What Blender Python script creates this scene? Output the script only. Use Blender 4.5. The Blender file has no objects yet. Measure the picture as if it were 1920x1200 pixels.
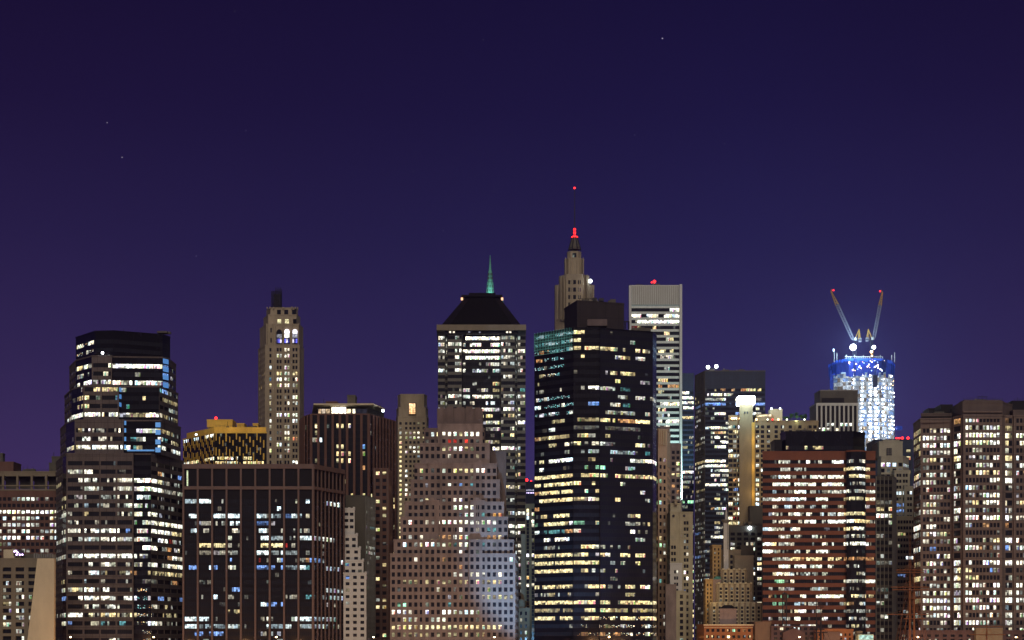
import bpy, math, random
from mathutils import Vector
random.seed(7)
R = math.radians
sc = bpy.context.scene
C = sc.collection
F = 3300.0          # focal length in pixels of a 1920 px wide picture
HOR = 1200.0        # height of the horizon in that picture
CZ = 12.0           # eye height above the river

# ---------------------------------------------------------------- camera
cam = bpy.data.cameras.new('camera'); camo = bpy.data.objects.new('camera', cam); C.objects.link(camo)
camo.location = (0, 0, CZ); camo.rotation_euler = (R(90), 0, 0)
cam.sensor_width = 36; cam.lens = 36 * F / 1920
cam.shift_y = (HOR - 600) / 1920
cam.clip_start = 1; cam.clip_end = 60000
sc.camera = camo
sc.view_settings.view_transform = 'Standard'; sc.view_settings.look = 'None'
sc.view_settings.exposure = 0; sc.view_settings.gamma = 1

# ---------------------------------------------------------------- night sky
w = bpy.data.worlds.new('World'); sc.world = w; w.use_nodes = True
nt = w.node_tree; N = nt.nodes; L = nt.links; N.clear()
out = N.new('ShaderNodeOutputWorld'); bg = N.new('ShaderNodeBackground'); L.new(bg.outputs[0], out.inputs[0])
tc = N.new('ShaderNodeTexCoord'); sep = N.new('ShaderNodeSeparateXYZ'); L.new(tc.outputs['Generated'], sep.inputs[0])
def math_(op, a, b=None, c=None, clamp=False):
    n = N.new('ShaderNodeMath'); n.operation = op; n.use_clamp = clamp
    for i, v in enumerate((a, b, c)):
        if v is None: continue
        if isinstance(v, (int, float)): n.inputs[i].default_value = v
        else: L.new(v, n.inputs[i])
    return n.outputs[0]
ramp = N.new('ShaderNodeValToRGB'); L.new(math_('MULTIPLY', sep.outputs[2], 2.5, clamp=True), ramp.inputs[0])
er = ramp.color_ramp
def srgb(r, g, b):
    f = lambda c: (c/255/12.92 if c/255 <= .04045 else ((c/255+.055)/1.055)**2.4)
    return (f(r), f(g), f(b), 1)
er.elements[0].position = 0; er.elements[0].color = srgb(76, 58, 118)
er.elements[1].position = 1; er.elements[1].color = srgb(18, 11, 44)
for p, c in ((.2, (65, 52, 110)), (.38, (50, 41, 94)), (.55, (38, 31, 80)), (.72, (29, 21, 66)), (.86, (24, 16, 57))):
    e = er.elements.new(p); e.color = srgb(*c)
# city glow: redder to the left, bluer over the building site to the right
side = N.new('ShaderNodeValToRGB'); L.new(math_('ADD', math_('MULTIPLY', sep.outputs[0], 1.7), .5, clamp=True), side.inputs[0])
side.color_ramp.elements[0].position = 0; side.color_ramp.elements[0].color = (1.10, .96, .82, 1)
side.color_ramp.elements[1].position = 1; side.color_ramp.elements[1].color = (1.02, .98, .86, 1)
e = side.color_ramp.elements.new(.45); e.color = (.98, 1.02, .91, 1)
e = side.color_ramp.elements.new(.72); e.color = (.95, 1.04, .97, 1)
mx = N.new('ShaderNodeMix'); mx.data_type = 'RGBA'; mx.blend_type = 'MULTIPLY'; mx.inputs[0].default_value = 1
L.new(ramp.outputs[0], mx.inputs[6]); L.new(side.outputs[0], mx.inputs[7])
gd = Vector(((1622-960)/F, 1, (HOR-700)/F)).normalized()
dp = N.new('ShaderNodeVectorMath'); dp.operation = 'DOT_PRODUCT'; L.new(tc.outputs['Generated'], dp.inputs[0]); dp.inputs[1].default_value = gd
gl = math_('POWER', math_('MAXIMUM', dp.outputs['Value'], 0), 1500)
add = N.new('ShaderNodeMix'); add.data_type = 'RGBA'; add.blend_type = 'ADD'; L.new(math_('MULTIPLY', gl, .25), add.inputs[0])
L.new(mx.outputs[2], add.inputs[6]); add.inputs[7].default_value = (.006, .024, .075, 1)
# warm glow of the town behind the photographer
back = math_('POWER', math_('MAXIMUM', math_('MULTIPLY', sep.outputs[1], -1.0), 0), .6)
low = math_('SUBTRACT', 1.0, math_('MULTIPLY', sep.outputs[2], 1.3, clamp=True))
add2 = N.new('ShaderNodeMix'); add2.data_type = 'RGBA'; add2.blend_type = 'ADD'; L.new(math_('MULTIPLY', back, low, clamp=True), add2.inputs[0])
L.new(add.outputs[2], add2.inputs[6]); add2.inputs[7].default_value = (.27, .215, .15, 1)
hz = N.new('ShaderNodeTexNoise'); hz.inputs['Scale'].default_value = 3.2; hz.inputs['Detail'].default_value = 4; L.new(tc.outputs['Generated'], hz.inputs[0])
add3 = N.new('ShaderNodeMix'); add3.data_type = 'RGBA'; add3.blend_type = 'MULTIPLY'; add3.inputs[0].default_value = 1
cz = N.new('ShaderNodeCombineColor'); hv = math_('ADD', math_('MULTIPLY', hz.outputs[0], .22), .89)
for i in range(3): L.new(hv, cz.inputs[i])
L.new(add2.outputs[2], add3.inputs[6]); L.new(cz.outputs[0], add3.inputs[7]); L.new(add3.outputs[2], bg.inputs[0]); bg.inputs[1].default_value = .93

# soft warm town light on the river fronts
s = bpy.data.lights.new('sun', 'SUN'); s.energy = 1.22; s.angle = R(30); s.color = (1.0, .82, .64)
so = bpy.data.objects.new('sun', s); C.objects.link(so)
so.rotation_euler = (R(90-32), 0, R(6))

# ================================================================ helpers
def PX(px, Y): return (px - 960) * Y / F
def PZ(py, Y): return CZ + (HOR - py) * Y / F
def P(px, Y): return (PX(px, Y), Y)

MATS = {}
def mat(name, col, rough=.8, var=.25, scale=.25, metal=0, emit=None, est=0, spec=.3, sample=False, panel=None):
    if name in MATS: return MATS[name]
    m = bpy.data.materials.new(name); m.use_nodes = True; n = m.node_tree.nodes; l = m.node_tree.links
    b = n['Principled BSDF']; b.inputs['Roughness'].default_value = rough; b.inputs['Metallic'].default_value = metal
    b.inputs['Specular IOR Level'].default_value = spec
    t = n.new('ShaderNodeTexCoord'); mp = n.new('ShaderNodeMapping'); mp.inputs['Scale'].default_value = (1, 1, .35)
    l.new(t.outputs['Object'], mp.inputs[0])
    ns = n.new('ShaderNodeTexNoise'); ns.inputs['Scale'].default_value = scale; ns.inputs['Detail'].default_value = 5; ns.inputs['Roughness'].default_value = .65
    l.new(mp.outputs[0], ns.inputs[0])
    r = n.new('ShaderNodeValToRGB'); l.new(ns.outputs[0], r.inputs[0])
    r.color_ramp.elements[0].position = .3; r.color_ramp.elements[0].color = tuple(c*(1-var) for c in col)+(1,)
    r.color_ramp.elements[1].position = .7; r.color_ramp.elements[1].color = tuple(min(1, c*(1+var)) for c in col)+(1,)
    src = r.outputs[0]
    if panel:      # joints between cladding panels
        sx = n.new('ShaderNodeSeparateXYZ'); l.new(t.outputs['Object'], sx.inputs[0])
        o_ = None
        for ax, st in ((0, panel[0]), (2, panel[1])):
            q = n.new('ShaderNodeMath'); q.operation = 'PINGPONG'; q.inputs[1].default_value = st/2; l.new(sx.outputs[ax], q.inputs[0])
            g = n.new('ShaderNodeMath'); g.operation = 'GREATER_THAN'; g.inputs[1].default_value = .09; l.new(q.outputs[0], g.inputs[0])
            if o_ is None: o_ = g.outputs[0]
            else:
                k = n.new('ShaderNodeMath'); k.operation = 'MULTIPLY'; l.new(o_, k.inputs[0]); l.new(g.outputs[0], k.inputs[1]); o_ = k.outputs[0]
        mm = n.new('ShaderNodeMix'); mm.data_type = 'RGBA'; l.new(o_, mm.inputs[0]); mm.inputs[6].default_value = tuple(c*.45 for c in col)+(1,)
        l.new(src, mm.inputs[7]); src = mm.outputs[2]
    l.new(src, b.inputs['Base Color'])
    if emit:
        b.inputs['Emission Color'].default_value = tuple(emit)+(1,); b.inputs['Emission Strength'].default_value = est
    m.cycles.emission_sampling = 'AUTO' if sample else 'NONE'
    MATS[name] = m; return m

def window_mat():
    m = bpy.data.materials.new('window_glass'); m.use_nodes = True; n = m.node_tree.nodes; l = m.node_tree.links
    b = n['Principled BSDF']; b.inputs['Base Color'].default_value = (.012, .014, .02, 1); b.inputs['Roughness'].default_value = .12
    b.inputs['Specular IOR Level'].default_value = .18
    a = n.new('ShaderNodeAttribute'); a.attribute_name = 'glow'
    t = n.new('ShaderNodeTexCoord'); ns = n.new('ShaderNodeTexNoise'); ns.inputs['Scale'].default_value = .9; ns.inputs['Detail'].default_value = 3
    l.new(t.outputs['Object'], ns.inputs[0])
    r = n.new('ShaderNodeMapRange'); r.inputs[1].default_value = .35; r.inputs[2].default_value = .62; r.inputs[3].default_value = .45; r.inputs[4].default_value = 1.35
    l.new(ns.outputs[0], r.inputs[0])
    v = n.new('ShaderNodeVectorMath'); v.operation = 'SCALE'; l.new(a.outputs['Color'], v.inputs[0]); l.new(r.outputs[0], v.inputs[3])
    l.new(v.outputs[0], b.inputs['Emission Color']); b.inputs['Emission Strength'].default_value = 1
    m.cycles.emission_sampling = 'NONE'
    return m
GLASS = window_mat()
FRAME = mat('window_frame_metal', (.015, .015, .018), .5, .1)

class MB:
    def __init__(s): s.v = []; s.f = []; s.m = []; s.g = []; s.mats = []
    def slot(s, m):
        if m not in s.mats: s.mats.append(m)
        return s.mats.index(m)
    def poly(s, pts, m, g=None):
        i = len(s.v); s.v += [tuple(p) for p in pts]; s.f.append(tuple(range(i, i+len(pts)))); s.m.append(s.slot(m)); s.g.append(g or (0, 0, 0))
    def box(s, x0, x1, y0, y1, z0, z1, m, g=None):
        a = [(x0,y0,z0),(x1,y0,z0),(x1,y1,z0),(x0,y1,z0),(x0,y0,z1),(x1,y0,z1),(x1,y1,z1),(x0,y1,z1)]
        i = len(s.v); s.v += a; k = s.slot(m)
        for q in ((0,1,5,4),(1,2,6,5),(2,3,7,6),(3,0,4,7),(4,5,6,7),(3,2,1,0)):
            s.f.append(tuple(i+j for j in q)); s.m.append(k); s.g.append(g or (0, 0, 0))
    def obox(s, o, u, n, u0, u1, d0, d1, z0, z1, m):      # box along a facade: u along it, n outward
        c = []
        for z in (z0, z1):
            for (a, d) in ((u0, d1), (u1, d1), (u1, d0), (u0, d0)):
                c.append((o[0]+u[0]*a+n[0]*d, o[1]+u[1]*a+n[1]*d, z))
        i = len(s.v); s.v += c; k = s.slot(m)
        for q in ((0,1,5,4),(1,2,6,5),(2,3,7,6),(3,0,4,7),(4,5,6,7),(3,2,1,0)):
            s.f.append(tuple(i+j for j in q)); s.m.append(k); s.g.append((0, 0, 0))
    def ring(s, pts0, pts1, m, g=None):
        n = len(pts0)
        for i in range(n):
            j = (i+1) % n
            s.poly([pts0[i], pts0[j], pts1[j], pts1[i]], m, g)
    def prism(s, pts, z0, z1, m, top=None, g=None):
        s.ring([(x, y, z0) for x, y in pts], [(x, y, z1) for x, y in pts], m, g)
        s.poly([(x, y, z1) for x, y in pts], top or m, g); s.poly([(x, y, z0) for x, y in reversed(pts)], top or m, g)
    def tube(s, a, b, r, m, n=6, r2=None, g=None):
        a = Vector(a); b = Vector(b); d = (b-a).normalized(); h = Vector((1, 0, 0)) if abs(d.x) < .8 else Vector((0, 1, 0))
        p = d.cross(h).normalized(); q = d.cross(p); r2 = r if r2 is None else r2
        A = [a+(p*math.cos(t)+q*math.sin(t))*r for t in [2*math.pi*i/n for i in range(n)]]
        B_ = [b+(p*math.cos(t)+q*math.sin(t))*r2 for t in [2*math.pi*i/n for i in range(n)]]
        s.ring(B_, A, m, g); s.poly(A, m, g); s.poly(B_[::-1], m, g)
    def ball(s, c, r, m, n=8, k=5, g=None, sz=1):
        rows = []
        for i in range(k+1):
            t = math.pi*i/k
            rows.append([(c[0]+r*math.sin(t)*math.cos(2*math.pi*j/n), c[1]+r*math.sin(t)*math.sin(2*math.pi*j/n), c[2]-r*sz*math.cos(t)) for j in range(n)])
        for i in range(k): s.ring(rows[i], rows[i+1], m, g)
    def build(s, name, parent=None, org=(0, 0, 0), kind=None, label=None, smooth=False):
        me = bpy.data.meshes.new(name)
        me.from_pydata([(x-org[0], y-org[1], z-org[2]) for x, y, z in s.v], [], s.f)
        for m in s.mats: me.materials.append(m)
        me.polygons.foreach_set('material_index', s.m)
        if any(g != (0, 0, 0) for g in s.g):
            a = me.attributes.new('glow', 'FLOAT_COLOR', 'FACE')
            fl = []
            for g in s.g: fl += [g[0], g[1], g[2], 1]
            a.data.foreach_set('color', fl)
        if smooth: me.polygons.foreach_set('use_smooth', [True]*len(s.f))
        me.update()
        o = bpy.data.objects.new(name, me); C.objects.link(o)
        if parent: o.parent = parent
        else: o.location = org
        if kind: o['kind'] = kind
        if label: o['label'] = label
        return o

def empty(name, label, cat, loc, group=None):
    o = bpy.data.objects.new(name, None); C.objects.link(o); o.location = loc; o.empty_display_size = 2
    o['label'] = label; o['category'] = cat
    if group: o['group'] = group
    return o

# -------- light in the windows: chance that a pane is lit, colour, brightness
HUE = {'n': (1, .97, .80), 'c': (.78, .95, 1.0), 'y': (1, .82, .42), 'o': (1, .5, .2), 'b': (.25, .45, 1), 't': (.25, .75, .8), 'g': (.45, 1, .6), 'r': (1, .06, .04), 'v': (.85, .75, 1)}
CODE = {'.': (.035, 'n', .12), ',': (.22, 'n', .35), 'm': (.55, 'n', .45), 'M': (.72, 'n', 1.15), '-': (1, 'n', .13), '+': (.95, 'n', .75), '#': (.97, 'n', 1.9),
        'y': (.85, 'y', .5), 'Y': (.95, 'y', 1.3), 'k': (.5, 'y', .7), 'o': (.9, 'o', .7), 'b': (.9, 'b', .9), 'B': (.9, 'b', 1.5), 't': (.75, 't', .5),
        'c': (.9, 'c', .55), 'C': (.95, 'c', 1.7), 'g': (.6, 'g', .5), 'G': (.9, 'g', 1.3), 'r': (.5, 'r', .35), 'R': (1, 'r', 1.5), 'x': (0, 'n', 0)}
def glow(ch, rnd):
    p, h, s_ = CODE.get(ch, CODE['.'])
    if rnd.random() > p: return None
    c = HUE[h]; s_ = s_*rnd.choice((.8, 1, 1, 1.2, 1.5) if ch in '#CWY' else (.4, .6, .8, 1, 1, 1.2, 1.5))*rnd.uniform(.85, 1.15); j = rnd.uniform(-.1, .1)
    if h == 'n' and rnd.random() < .3: c = rnd.choice([HUE['c'], (1, .9, .62), (.9, 1, .8), (.9, 1, .8), (.95, .9, 1)])
    return (c[0]*s_*(1+j), c[1]*s_, c[2]*s_*(1-j))

class Bld:
    def __init__(s, name, label, px, Y, rows=None, rng=None, cat=None, vis=None, default='.', nwin=100):
        cat = cat or name.replace('_', ' '); s.name = name; s.label = label; s.cat = cat; s.Y = Y; s.org = (PX(px, Y), Y, 2.0)
        s.wall = MB(); s.wins = []; s.parts = []; s.rnd = random.Random(sum(map(ord, label)))
        s.y0, s.pitch, s.pat = rows if rows else (600, 13, [])
        s.rng = rng or (px-50, px+50); s.default = default; s.vis = vis; s.nwin = nwin
        s.zrow0 = PZ(s.y0, Y); s.zp = s.pitch*Y/F
        s.root = empty(name, label, cat, s.org)
    def code(s, px, k):
        if 0 <= k < len(s.pat) and s.pat[k] != '':
            st = s.pat[k]; n = s.ncol if hasattr(s, 'ncol') else max(len(q) for q in s.pat[:1])
            i = int((px-s.rng[0])/(s.rng[1]-s.rng[0])*n)
            if px < s.rng[0]-8 or px > s.rng[1]+8: return s.default
            i = max(0, min(n-1, i))
            return st[i] if i < len(st) else '.'
        d = s.default
        return s.rnd.choice(d) if d else '.'
    def part(s, name, mb, **k):
        return mb.build(name, s.root, s.org, **k)
    def face(s, a, b, z0, z1, st):
        """one facade from ground point a to b (left to right seen from outside)"""
        ux, uy = b[0]-a[0], b[1]-a[1]; Ln = math.hypot(ux, uy)
        if Ln < .05: return
        u = (ux/Ln, uy/Ln); n = (u[1], -u[0]); W = s.wall
        wm = st['wall'] if st else None
        if isinstance(st, dict) and 'wh' in st:
            bm = st.get('band', wm); pm = st.get('pier', wm); d = st.get('depth', .25); m_ = st.get('margin', .6)
            if 'cols' in st: cols = [(Ln*c-w_/2, Ln*c+w_/2) for c, w_ in st['cols']]
            else:
                nc = max(1, round((Ln-2*m_)/st['pitch'])); cp = (Ln-2*m_)/nc; ww = min(st['ww'], cp*.96) if st['ww'] > 1.01 or True else 0
                if 'gap' in st: ww = cp-st['gap']
                cols = []
                for i in range(nc):
                    c = m_+cp*(i+.5)
                    if st.get('pair'): 
                        cols += [(c-ww/2, c-.12), (c+.12, c+ww/2)]
                    else: cols.append((c-ww/2, c+ww/2))
            wh = st['wh']; rows = []
            k = 0; off = st.get('zoff', 0)
            while True:
                zc = s.zrow0-k*s.zp+off
                if zc-wh/2 < max(z0, 3)+.2: break
                if zc+wh/2 < z1-st.get('top', .5): rows.append((k, zc-wh/2, zc+wh/2))
                k += 1
                if k > 90: break
            k0 = st.get('kmin', -99)
            rows = [r for r in rows if r[0] >= k0][::-1]
            # rows above the reference row
            kk = -1
            while s.zrow0-kk*s.zp+off+wh/2 < z1-st.get('top', .5) and kk > -8 and kk >= k0:
                zc = s.zrow0-kk*s.zp+off
                if zc-wh/2 > z0+.2: rows.append((kk, zc-wh/2, zc+wh/2))
                kk -= 1
            def pt(uu, z, dd=0): return (a[0]+u[0]*uu+n[0]*dd, a[1]+u[1]*uu+n[1]*dd, z)
            prev = z0
            for (k, r0, r1) in rows:
                W.poly([pt(0, prev), pt(Ln, prev), pt(Ln, r0), pt(0, r0)], bm)
                pu = 0
                for (c0, c1) in cols:
                    W.poly([pt(pu, r0), pt(c0, r0), pt(c0, r1), pt(pu, r1)], pm); pu = c1
                    rm = pm
                    W.poly([pt(c0, r0), pt(c1, r0), pt(c1, r0, -d), pt(c0, r0, -d)], rm)
                    W.poly([pt(c0, r1, -d), pt(c1, r1, -d), pt(c1, r1), pt(c0, r1)], rm)
                    W.poly([pt(c0, r0, -d), pt(c0, r1, -d), pt(c0, r1), pt(c0, r0)], rm)
                    W.poly([pt(c1, r0), pt(c1, r1), pt(c1, r1, -d), pt(c1, r0, -d)], rm)
                    s.window(pt, c0, c1, r0, r1, d, k, st, n)
                W.poly([pt(pu, r0), pt(Ln, r0), pt(Ln, r1), pt(pu, r1)], pm)
                prev = r1
            W.poly([pt(0, prev), pt(Ln, prev), pt(Ln, z1), pt(0, z1)], bm)
        else:
            if wm: W.poly([(a[0], a[1], z0), (b[0], b[1], z0), (b[0], b[1], z1), (a[0], a[1], z1)], wm)
        if st and 'ribs' in st:
            rp, rw, rd, rm = st['ribs']; m_ = st.get('margin', .6) if 'cols' not in st else 0
            nr = max(1, round((Ln-2*m_)/rp))
            for i in range(nr+1):
                c = m_+(Ln-2*m_)*i/nr
                W.obox(a, u, n, c-rw/2, c+rw/2, 0, rd, z0, z1-.02, rm)
    def window(s, pt, c0, c1, r0, r1, d, k, st, n):
        mb = MB(); mb.poly([pt(c0, r0, -d), pt(c1, r0, -d), pt(c1, r1, -d), pt(c0, r1, -d)], FRAME)
        pn = st.get('panes') or max(1, round((c1-c0)/1.5)); t = .05; pw = (c1-c0)/pn; z = -d+.04
        cx, cy, _ = pt((c0+c1)/2, 0)
        run = None; lit = 0
        # neighbouring panes often belong to one room
        for i in range(pn):
            a0 = c0+pw*i+t; a1 = c0+pw*(i+1)-t
            x, y, _ = pt((a0+a1)/2, 0); px = 960+F*x/y
            ch = s.code(px, k)
            if ch in 'qQ':  # glints: reflections in wavy glass painted as small glowing slivers
                mb.poly([pt(a0, r0+t, z), pt(a1, r0+t, z), pt(a1, r1-t, z), pt(a0, r1-t, z)], GLASS); run = None
                for _ in range(s.rnd.choice((2, 3, 4, 5)) if s.rnd.random() < .9 else 0):
                    ga, gb = s.rnd.uniform(a0, a1-.25), s.rnd.uniform(r0+.1, r1-.35); gw, gh = s.rnd.uniform(.15, .5), s.rnd.uniform(.12, .28)
                    c = s.rnd.choice([HUE['t'], HUE['c'], HUE['t']] if ch == 'Q' else [HUE['o'], HUE['n'], HUE['y'], HUE['c']]); q_ = s.rnd.uniform(.6, 2.6)
                    mb.poly([pt(ga, gb, z+.02), pt(min(a1, ga+gw), gb, z+.02), pt(min(a1, ga+gw), gb+gh, z+.02), pt(ga, gb+gh, z+.02)], GLASS, tuple(v*q_ for v in c))
                continue
            if run and run[0] == ch and s.rnd.random() < .45: g = run[1]
            else: g = glow(ch, s.rnd)
            run = (ch, g)
            h = r1-r0
            if g is None: mb.poly([pt(a0, r0+t, z), pt(a1, r0+t, z), pt(a1, r1-t, z), pt(a0, r1-t, z)], GLASS)
            else:
                lit += 1
                sp = r0+h*s.rnd.choice([.25, .4, .5, .6]); lo = s.rnd.choice([.1, .35, .6, .9, 1])
                if s.rnd.random() < .12:        # blind half drawn
                    bl = r0+h*s.rnd.uniform(.55, .8); mb.poly([pt(a0, bl, z), pt(a1, bl, z), pt(a1, r1-t, z), pt(a0, r1-t, z)], GLASS, tuple(c*.22 for c in g))
                    mb.poly([pt(a0, r0+t, z), pt(a1, r0+t, z), pt(a1, bl, z), pt(a0, bl, z)], GLASS, g); continue
                if h > 1.3 and a1-a0 > .9 and s.rnd.random() < .5:      # ceiling lamps, desks and partitions behind the pane
                    am = a0+(a1-a0)*s.rnd.uniform(.3, .7); g2 = tuple(c*s.rnd.choice((.3, .55, .8)) for c in g); hi = tuple(c*1.35 for c in g)
                    tp = r0+h*.78
                    mb.poly([pt(a0, tp, z), pt(a1, tp, z), pt(a1, r1-t, z), pt(a0, r1-t, z)], GLASS, hi)
                    mb.poly([pt(a0, r0+t, z), pt(am, r0+t, z), pt(am, tp, z), pt(a0, tp, z)], GLASS, g)
                    mb.poly([pt(am, r0+t, z), pt(a1, r0+t, z), pt(a1, tp, z), pt(am, tp, z)], GLASS, g2); continue
                mb.poly([pt(a0, r0+t, z), pt(a1, r0+t, z), pt(a1, sp, z), pt(a0, sp, z)], GLASS, tuple(c*lo for c in g))
                mb.poly([pt(a0, sp, z), pt(a1, sp, z), pt(a1, r1-t, z), pt(a0, r1-t, z)], GLASS, g)
        px = 960+F*cx/cy; py = HOR-F*((r0+r1)/2-CZ)/cy
        face_ = max(.02, -(n[0]*cx+n[1]*cy)/math.hypot(cx, cy))
        area = (c1-c0)*(r1-r0)*face_/cy/cy
        v = 0 <= px <= 1920 and py < 1198
        if v and s.vis: v = any(x0 <= px <= x1 and y0_ <= py <= y1_ for x0, x1, y0_, y1_ in s.vis)
        s.wins.append((1 if v else 0, area*(1+.3*(lit > 0)), len(s.wins), mb))
    def tower(s, pts, ytop, ybot=None, st=None, side=None, roofm=None, Yz=None, coping=True, back=None, cop=None):
        """pts: (px, Y) corners, left-front first, going round to the right and back; st: style per edge or one style for all but the back"""
        Yz = Yz or pts[0][1]
        z1 = PZ(ytop, Yz); z0 = 2.0 if ybot is None else PZ(ybot, Yz)
        w_ = [P(*p) for p in pts]; n = len(w_)
        if not isinstance(st, (list, tuple)):
            st = [st]*n
        st = list(st)+[None]*(n-len(st))
        base = next(x for x in st if x)
        for i in range(n):
            j = (i+1) % n
            q = st[i] if st[i] else dict(wall=base['wall'])
            s.face(w_[i], w_[j], z0, z1, q)
        rm = roofm or ROOF
        s.wall.poly([(x, y, z1-.35) for x, y in w_], rm)
        if coping:
            cm = cop or base.get('cop', base['wall'])
            for i in range(n):
                j = (i+1) % n; a, b = w_[i], w_[j]; Ln = math.hypot(b[0]-a[0], b[1]-a[1])
                if Ln < .5: continue
                u = ((b[0]-a[0])/Ln, (b[1]-a[1])/Ln); nn = (u[1], -u[0])
                s.wall.obox(a, u, nn, -.1, Ln+.1, -.35, .14+.004*i, z1-.5-.004*i, z1+.15+.004*i, cm)
        return z1
    def block(s, px0, px1, Y, depth, ytop, ybot=None, st=None, **k):
        """a box whose front runs px0..px1 at distance Y, its sides straight back"""
        x0, x1 = PX(px0, Y), PX(px1, Y); Y2 = Y+depth
        q0 = 960+F*x0/Y2; q1 = 960+F*x1/Y2
        return s.tower([(px0, Y), (px1, Y), (q1, Y2), (q0, Y2)], ytop, ybot, st if isinstance(st, (list, tuple)) else [st, st, None, st], Yz=Y, **k)
    def finish(s):
        if s.wall.f: s.part('wall', s.wall)
        ws = sorted(s.wins, key=lambda t: (-t[0], -t[1], t[2]))
        top = [w_ for w_ in ws[:s.nwin] if w_[0]]
        rest = ws[len(top):]
        for t in top: s.part('window', t[3])
        if rest:
            r = MB()
            for t in rest:
                q = t[3]; i = len(r.v); r.v += q.v; r.f += [tuple(i+j for j in f) for f in q.f]
                mp = [r.slot(m) for m in q.mats]; r.m += [mp[m] for m in q.m]; r.g += q.g
            s.part('window', r, kind='stuff' if len(rest) > 1 else None)
        return s

# ---------------------------------------------------------------- materials
ROOF = mat('roof_felt', (.05, .05, .05), .9)
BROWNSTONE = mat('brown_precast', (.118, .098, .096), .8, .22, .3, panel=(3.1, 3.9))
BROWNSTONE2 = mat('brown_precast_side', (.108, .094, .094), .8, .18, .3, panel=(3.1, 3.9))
BLACKGLASS = mat('black_spandrel_glass', (.004, .004, .007), .15, .3, spec=.2)
BLACKWALL = mat('black_panel', (.005, .004, .007), .35, .3, spec=.2)
BLUEGLASS = mat('dark_blue_glass', (.009, .010, .022), .18, .3, spec=.25)
NAVY = mat('navy_panel', (.013, .028, .065), .4, .3, panel=(3, 3.6))
PIER = mat('brown_metal_pier', (.14, .094, .086), .55, .12)
BEIGE = mat('beige_limestone', (.43, .40, .29), .85, .2, .2)
GREYSTONE = mat('grey_limestone', (.34, .295, .215), .85, .25, .15)
PEACH = mat('peach_stone', (.52, .37, .26), .8, .12, .3)
TAN = mat('tan_brick', (.31, .24, .145), .85, .15, .3)
PINKSTONE = mat('pinkish_brick', (.25, .20, .19), .85, .3, .25)
PINKDARK = mat('dark_stone_crown', (.16, .125, .12), .85, .25, .2)
BROWNBRICK = mat('brown_brick', (.145, .08, .066), .85, .2, .3)
REDBRICK = mat('red_brick_band', (.18, .068, .042), .8, .15, .3)
DARKBAND = mat('dark_window_band', (.008, .008, .014), .35, .2, spec=.2)
MAUVE = mat('mauve_granite', (.175, .135, .12), .8, .18, .2, panel=(6, 4.2))
MAUVEDARK = mat('dark_mauve_granite', (.115, .09, .085), .8, .18, .2)
CREAM = mat('cream_concrete', (.62, .55, .39), .85, .12, .12)
CREAMDARK = mat('beige_concrete_frame', (.22, .19, .14), .85, .12, .2)
YELLOW = mat('yellow_panel', (.80, .52, .09), .6, .15, .3)
WHITEPAINT = mat('white_render', (.55, .56, .55), .8, .1, .2)
WHITEALU = mat('pale_aluminium', (.56, .60, .58), .45, .08, .3)
GREYALU = mat('grey_aluminium', (.22, .22, .205), .5, .1, .3)
GREYCON = mat('grey_concrete', (.11, .105, .09), .85, .2, .2)
GREYSLAB = mat('grey_slab', (.085, .08, .065), .6, .15, .3)
GREENSTONE = mat('greenish_granite', (.12, .12, .105), .55, .15, .3)
SLATE = mat('slate_roof', (.010, .008, .012), .7, .2, spec=.1)
COPPER = mat('green_copper', (.10, .33, .27), .6, .25, .4)
STEEL = mat('galvanised_steel', (.3, .3, .32), .5, .2, .5, metal=.3)
DSTEEL = mat('dark_steel', (.03, .03, .04), .6, .2, .5)
YSTEEL = mat('yellow_crane_paint', (.5, .28, .05), .5, .2, .5)
REDLAMP = mat('red_warning_lamp', (.3, .01, .01), .4, 0, emit=(1, .02, .02), est=5)
WHITELAMP = mat('white_flood_lamp', (.8, .8, .8), .4, 0, emit=(.85, .95, 1), est=14)
WARMLAMP = mat('sodium_lamp', (.8, .6, .4), .4, 0, emit=(1, .55, .2), est=14)

def beacon(B, px, py, Y, r=.7, name='warning_light', m=None, pole=2.0):
    mb = MB(); x, z = PX(px, Y), PZ(py, Y); mb.ball((x, Y, z), r, m or REDLAMP); mb.tube((x, Y, z-pole), (x, Y, z-r*.9), .12, DSTEEL)
    return B.part(name, mb)

def clutter(B, px0, px1, py, Y, n, seed, hmax=3.2, rail=True, m=None):
    rn = random.Random(seed); mb = MB(); z = PZ(py, Y)-.4; m = m or GREYCON
    for _ in range(n):
        x = PX(rn.uniform(px0, px1-3), Y); w_ = rn.uniform(1.2, 5); h = rn.uniform(.8, hmax); y = Y+rn.uniform(2, 9)
        mb.box(x, x+w_, y, y+rn.uniform(1.5, 3), z, z+h, m)
        if rn.random() < .5: mb.tube((x+w_/2, y+.4, z+h), (x+w_/2, y+.4, z+h+rn.uniform(.5, 3)), .09, DSTEEL, 4)
        if rn.random() < .3: mb.tube((x+w_*.3, y+.6, z+h), (x+w_*.3, y+.6, z+h+.8), .45, GREYALU, 8)
    if rail:
        x0, x1 = PX(px0, Y+1), PX(px1, Y+1); k = x0
        for zz in (z+1.1, z+1.6): mb.tube((x0, Y+1, zz), (x1, Y+1, zz), .05, DSTEEL, 3)
        while k < x1: mb.tube((k, Y+1, z), (k, Y+1, z+1.6), .05, DSTEEL, 3); k += 2.2
    return B.part('roof_plant', mb)

def punch(wall, pitch, ww, wh, **k): return dict(wall=wall, pitch=pitch, ww=ww, wh=wh, **k)

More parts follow.
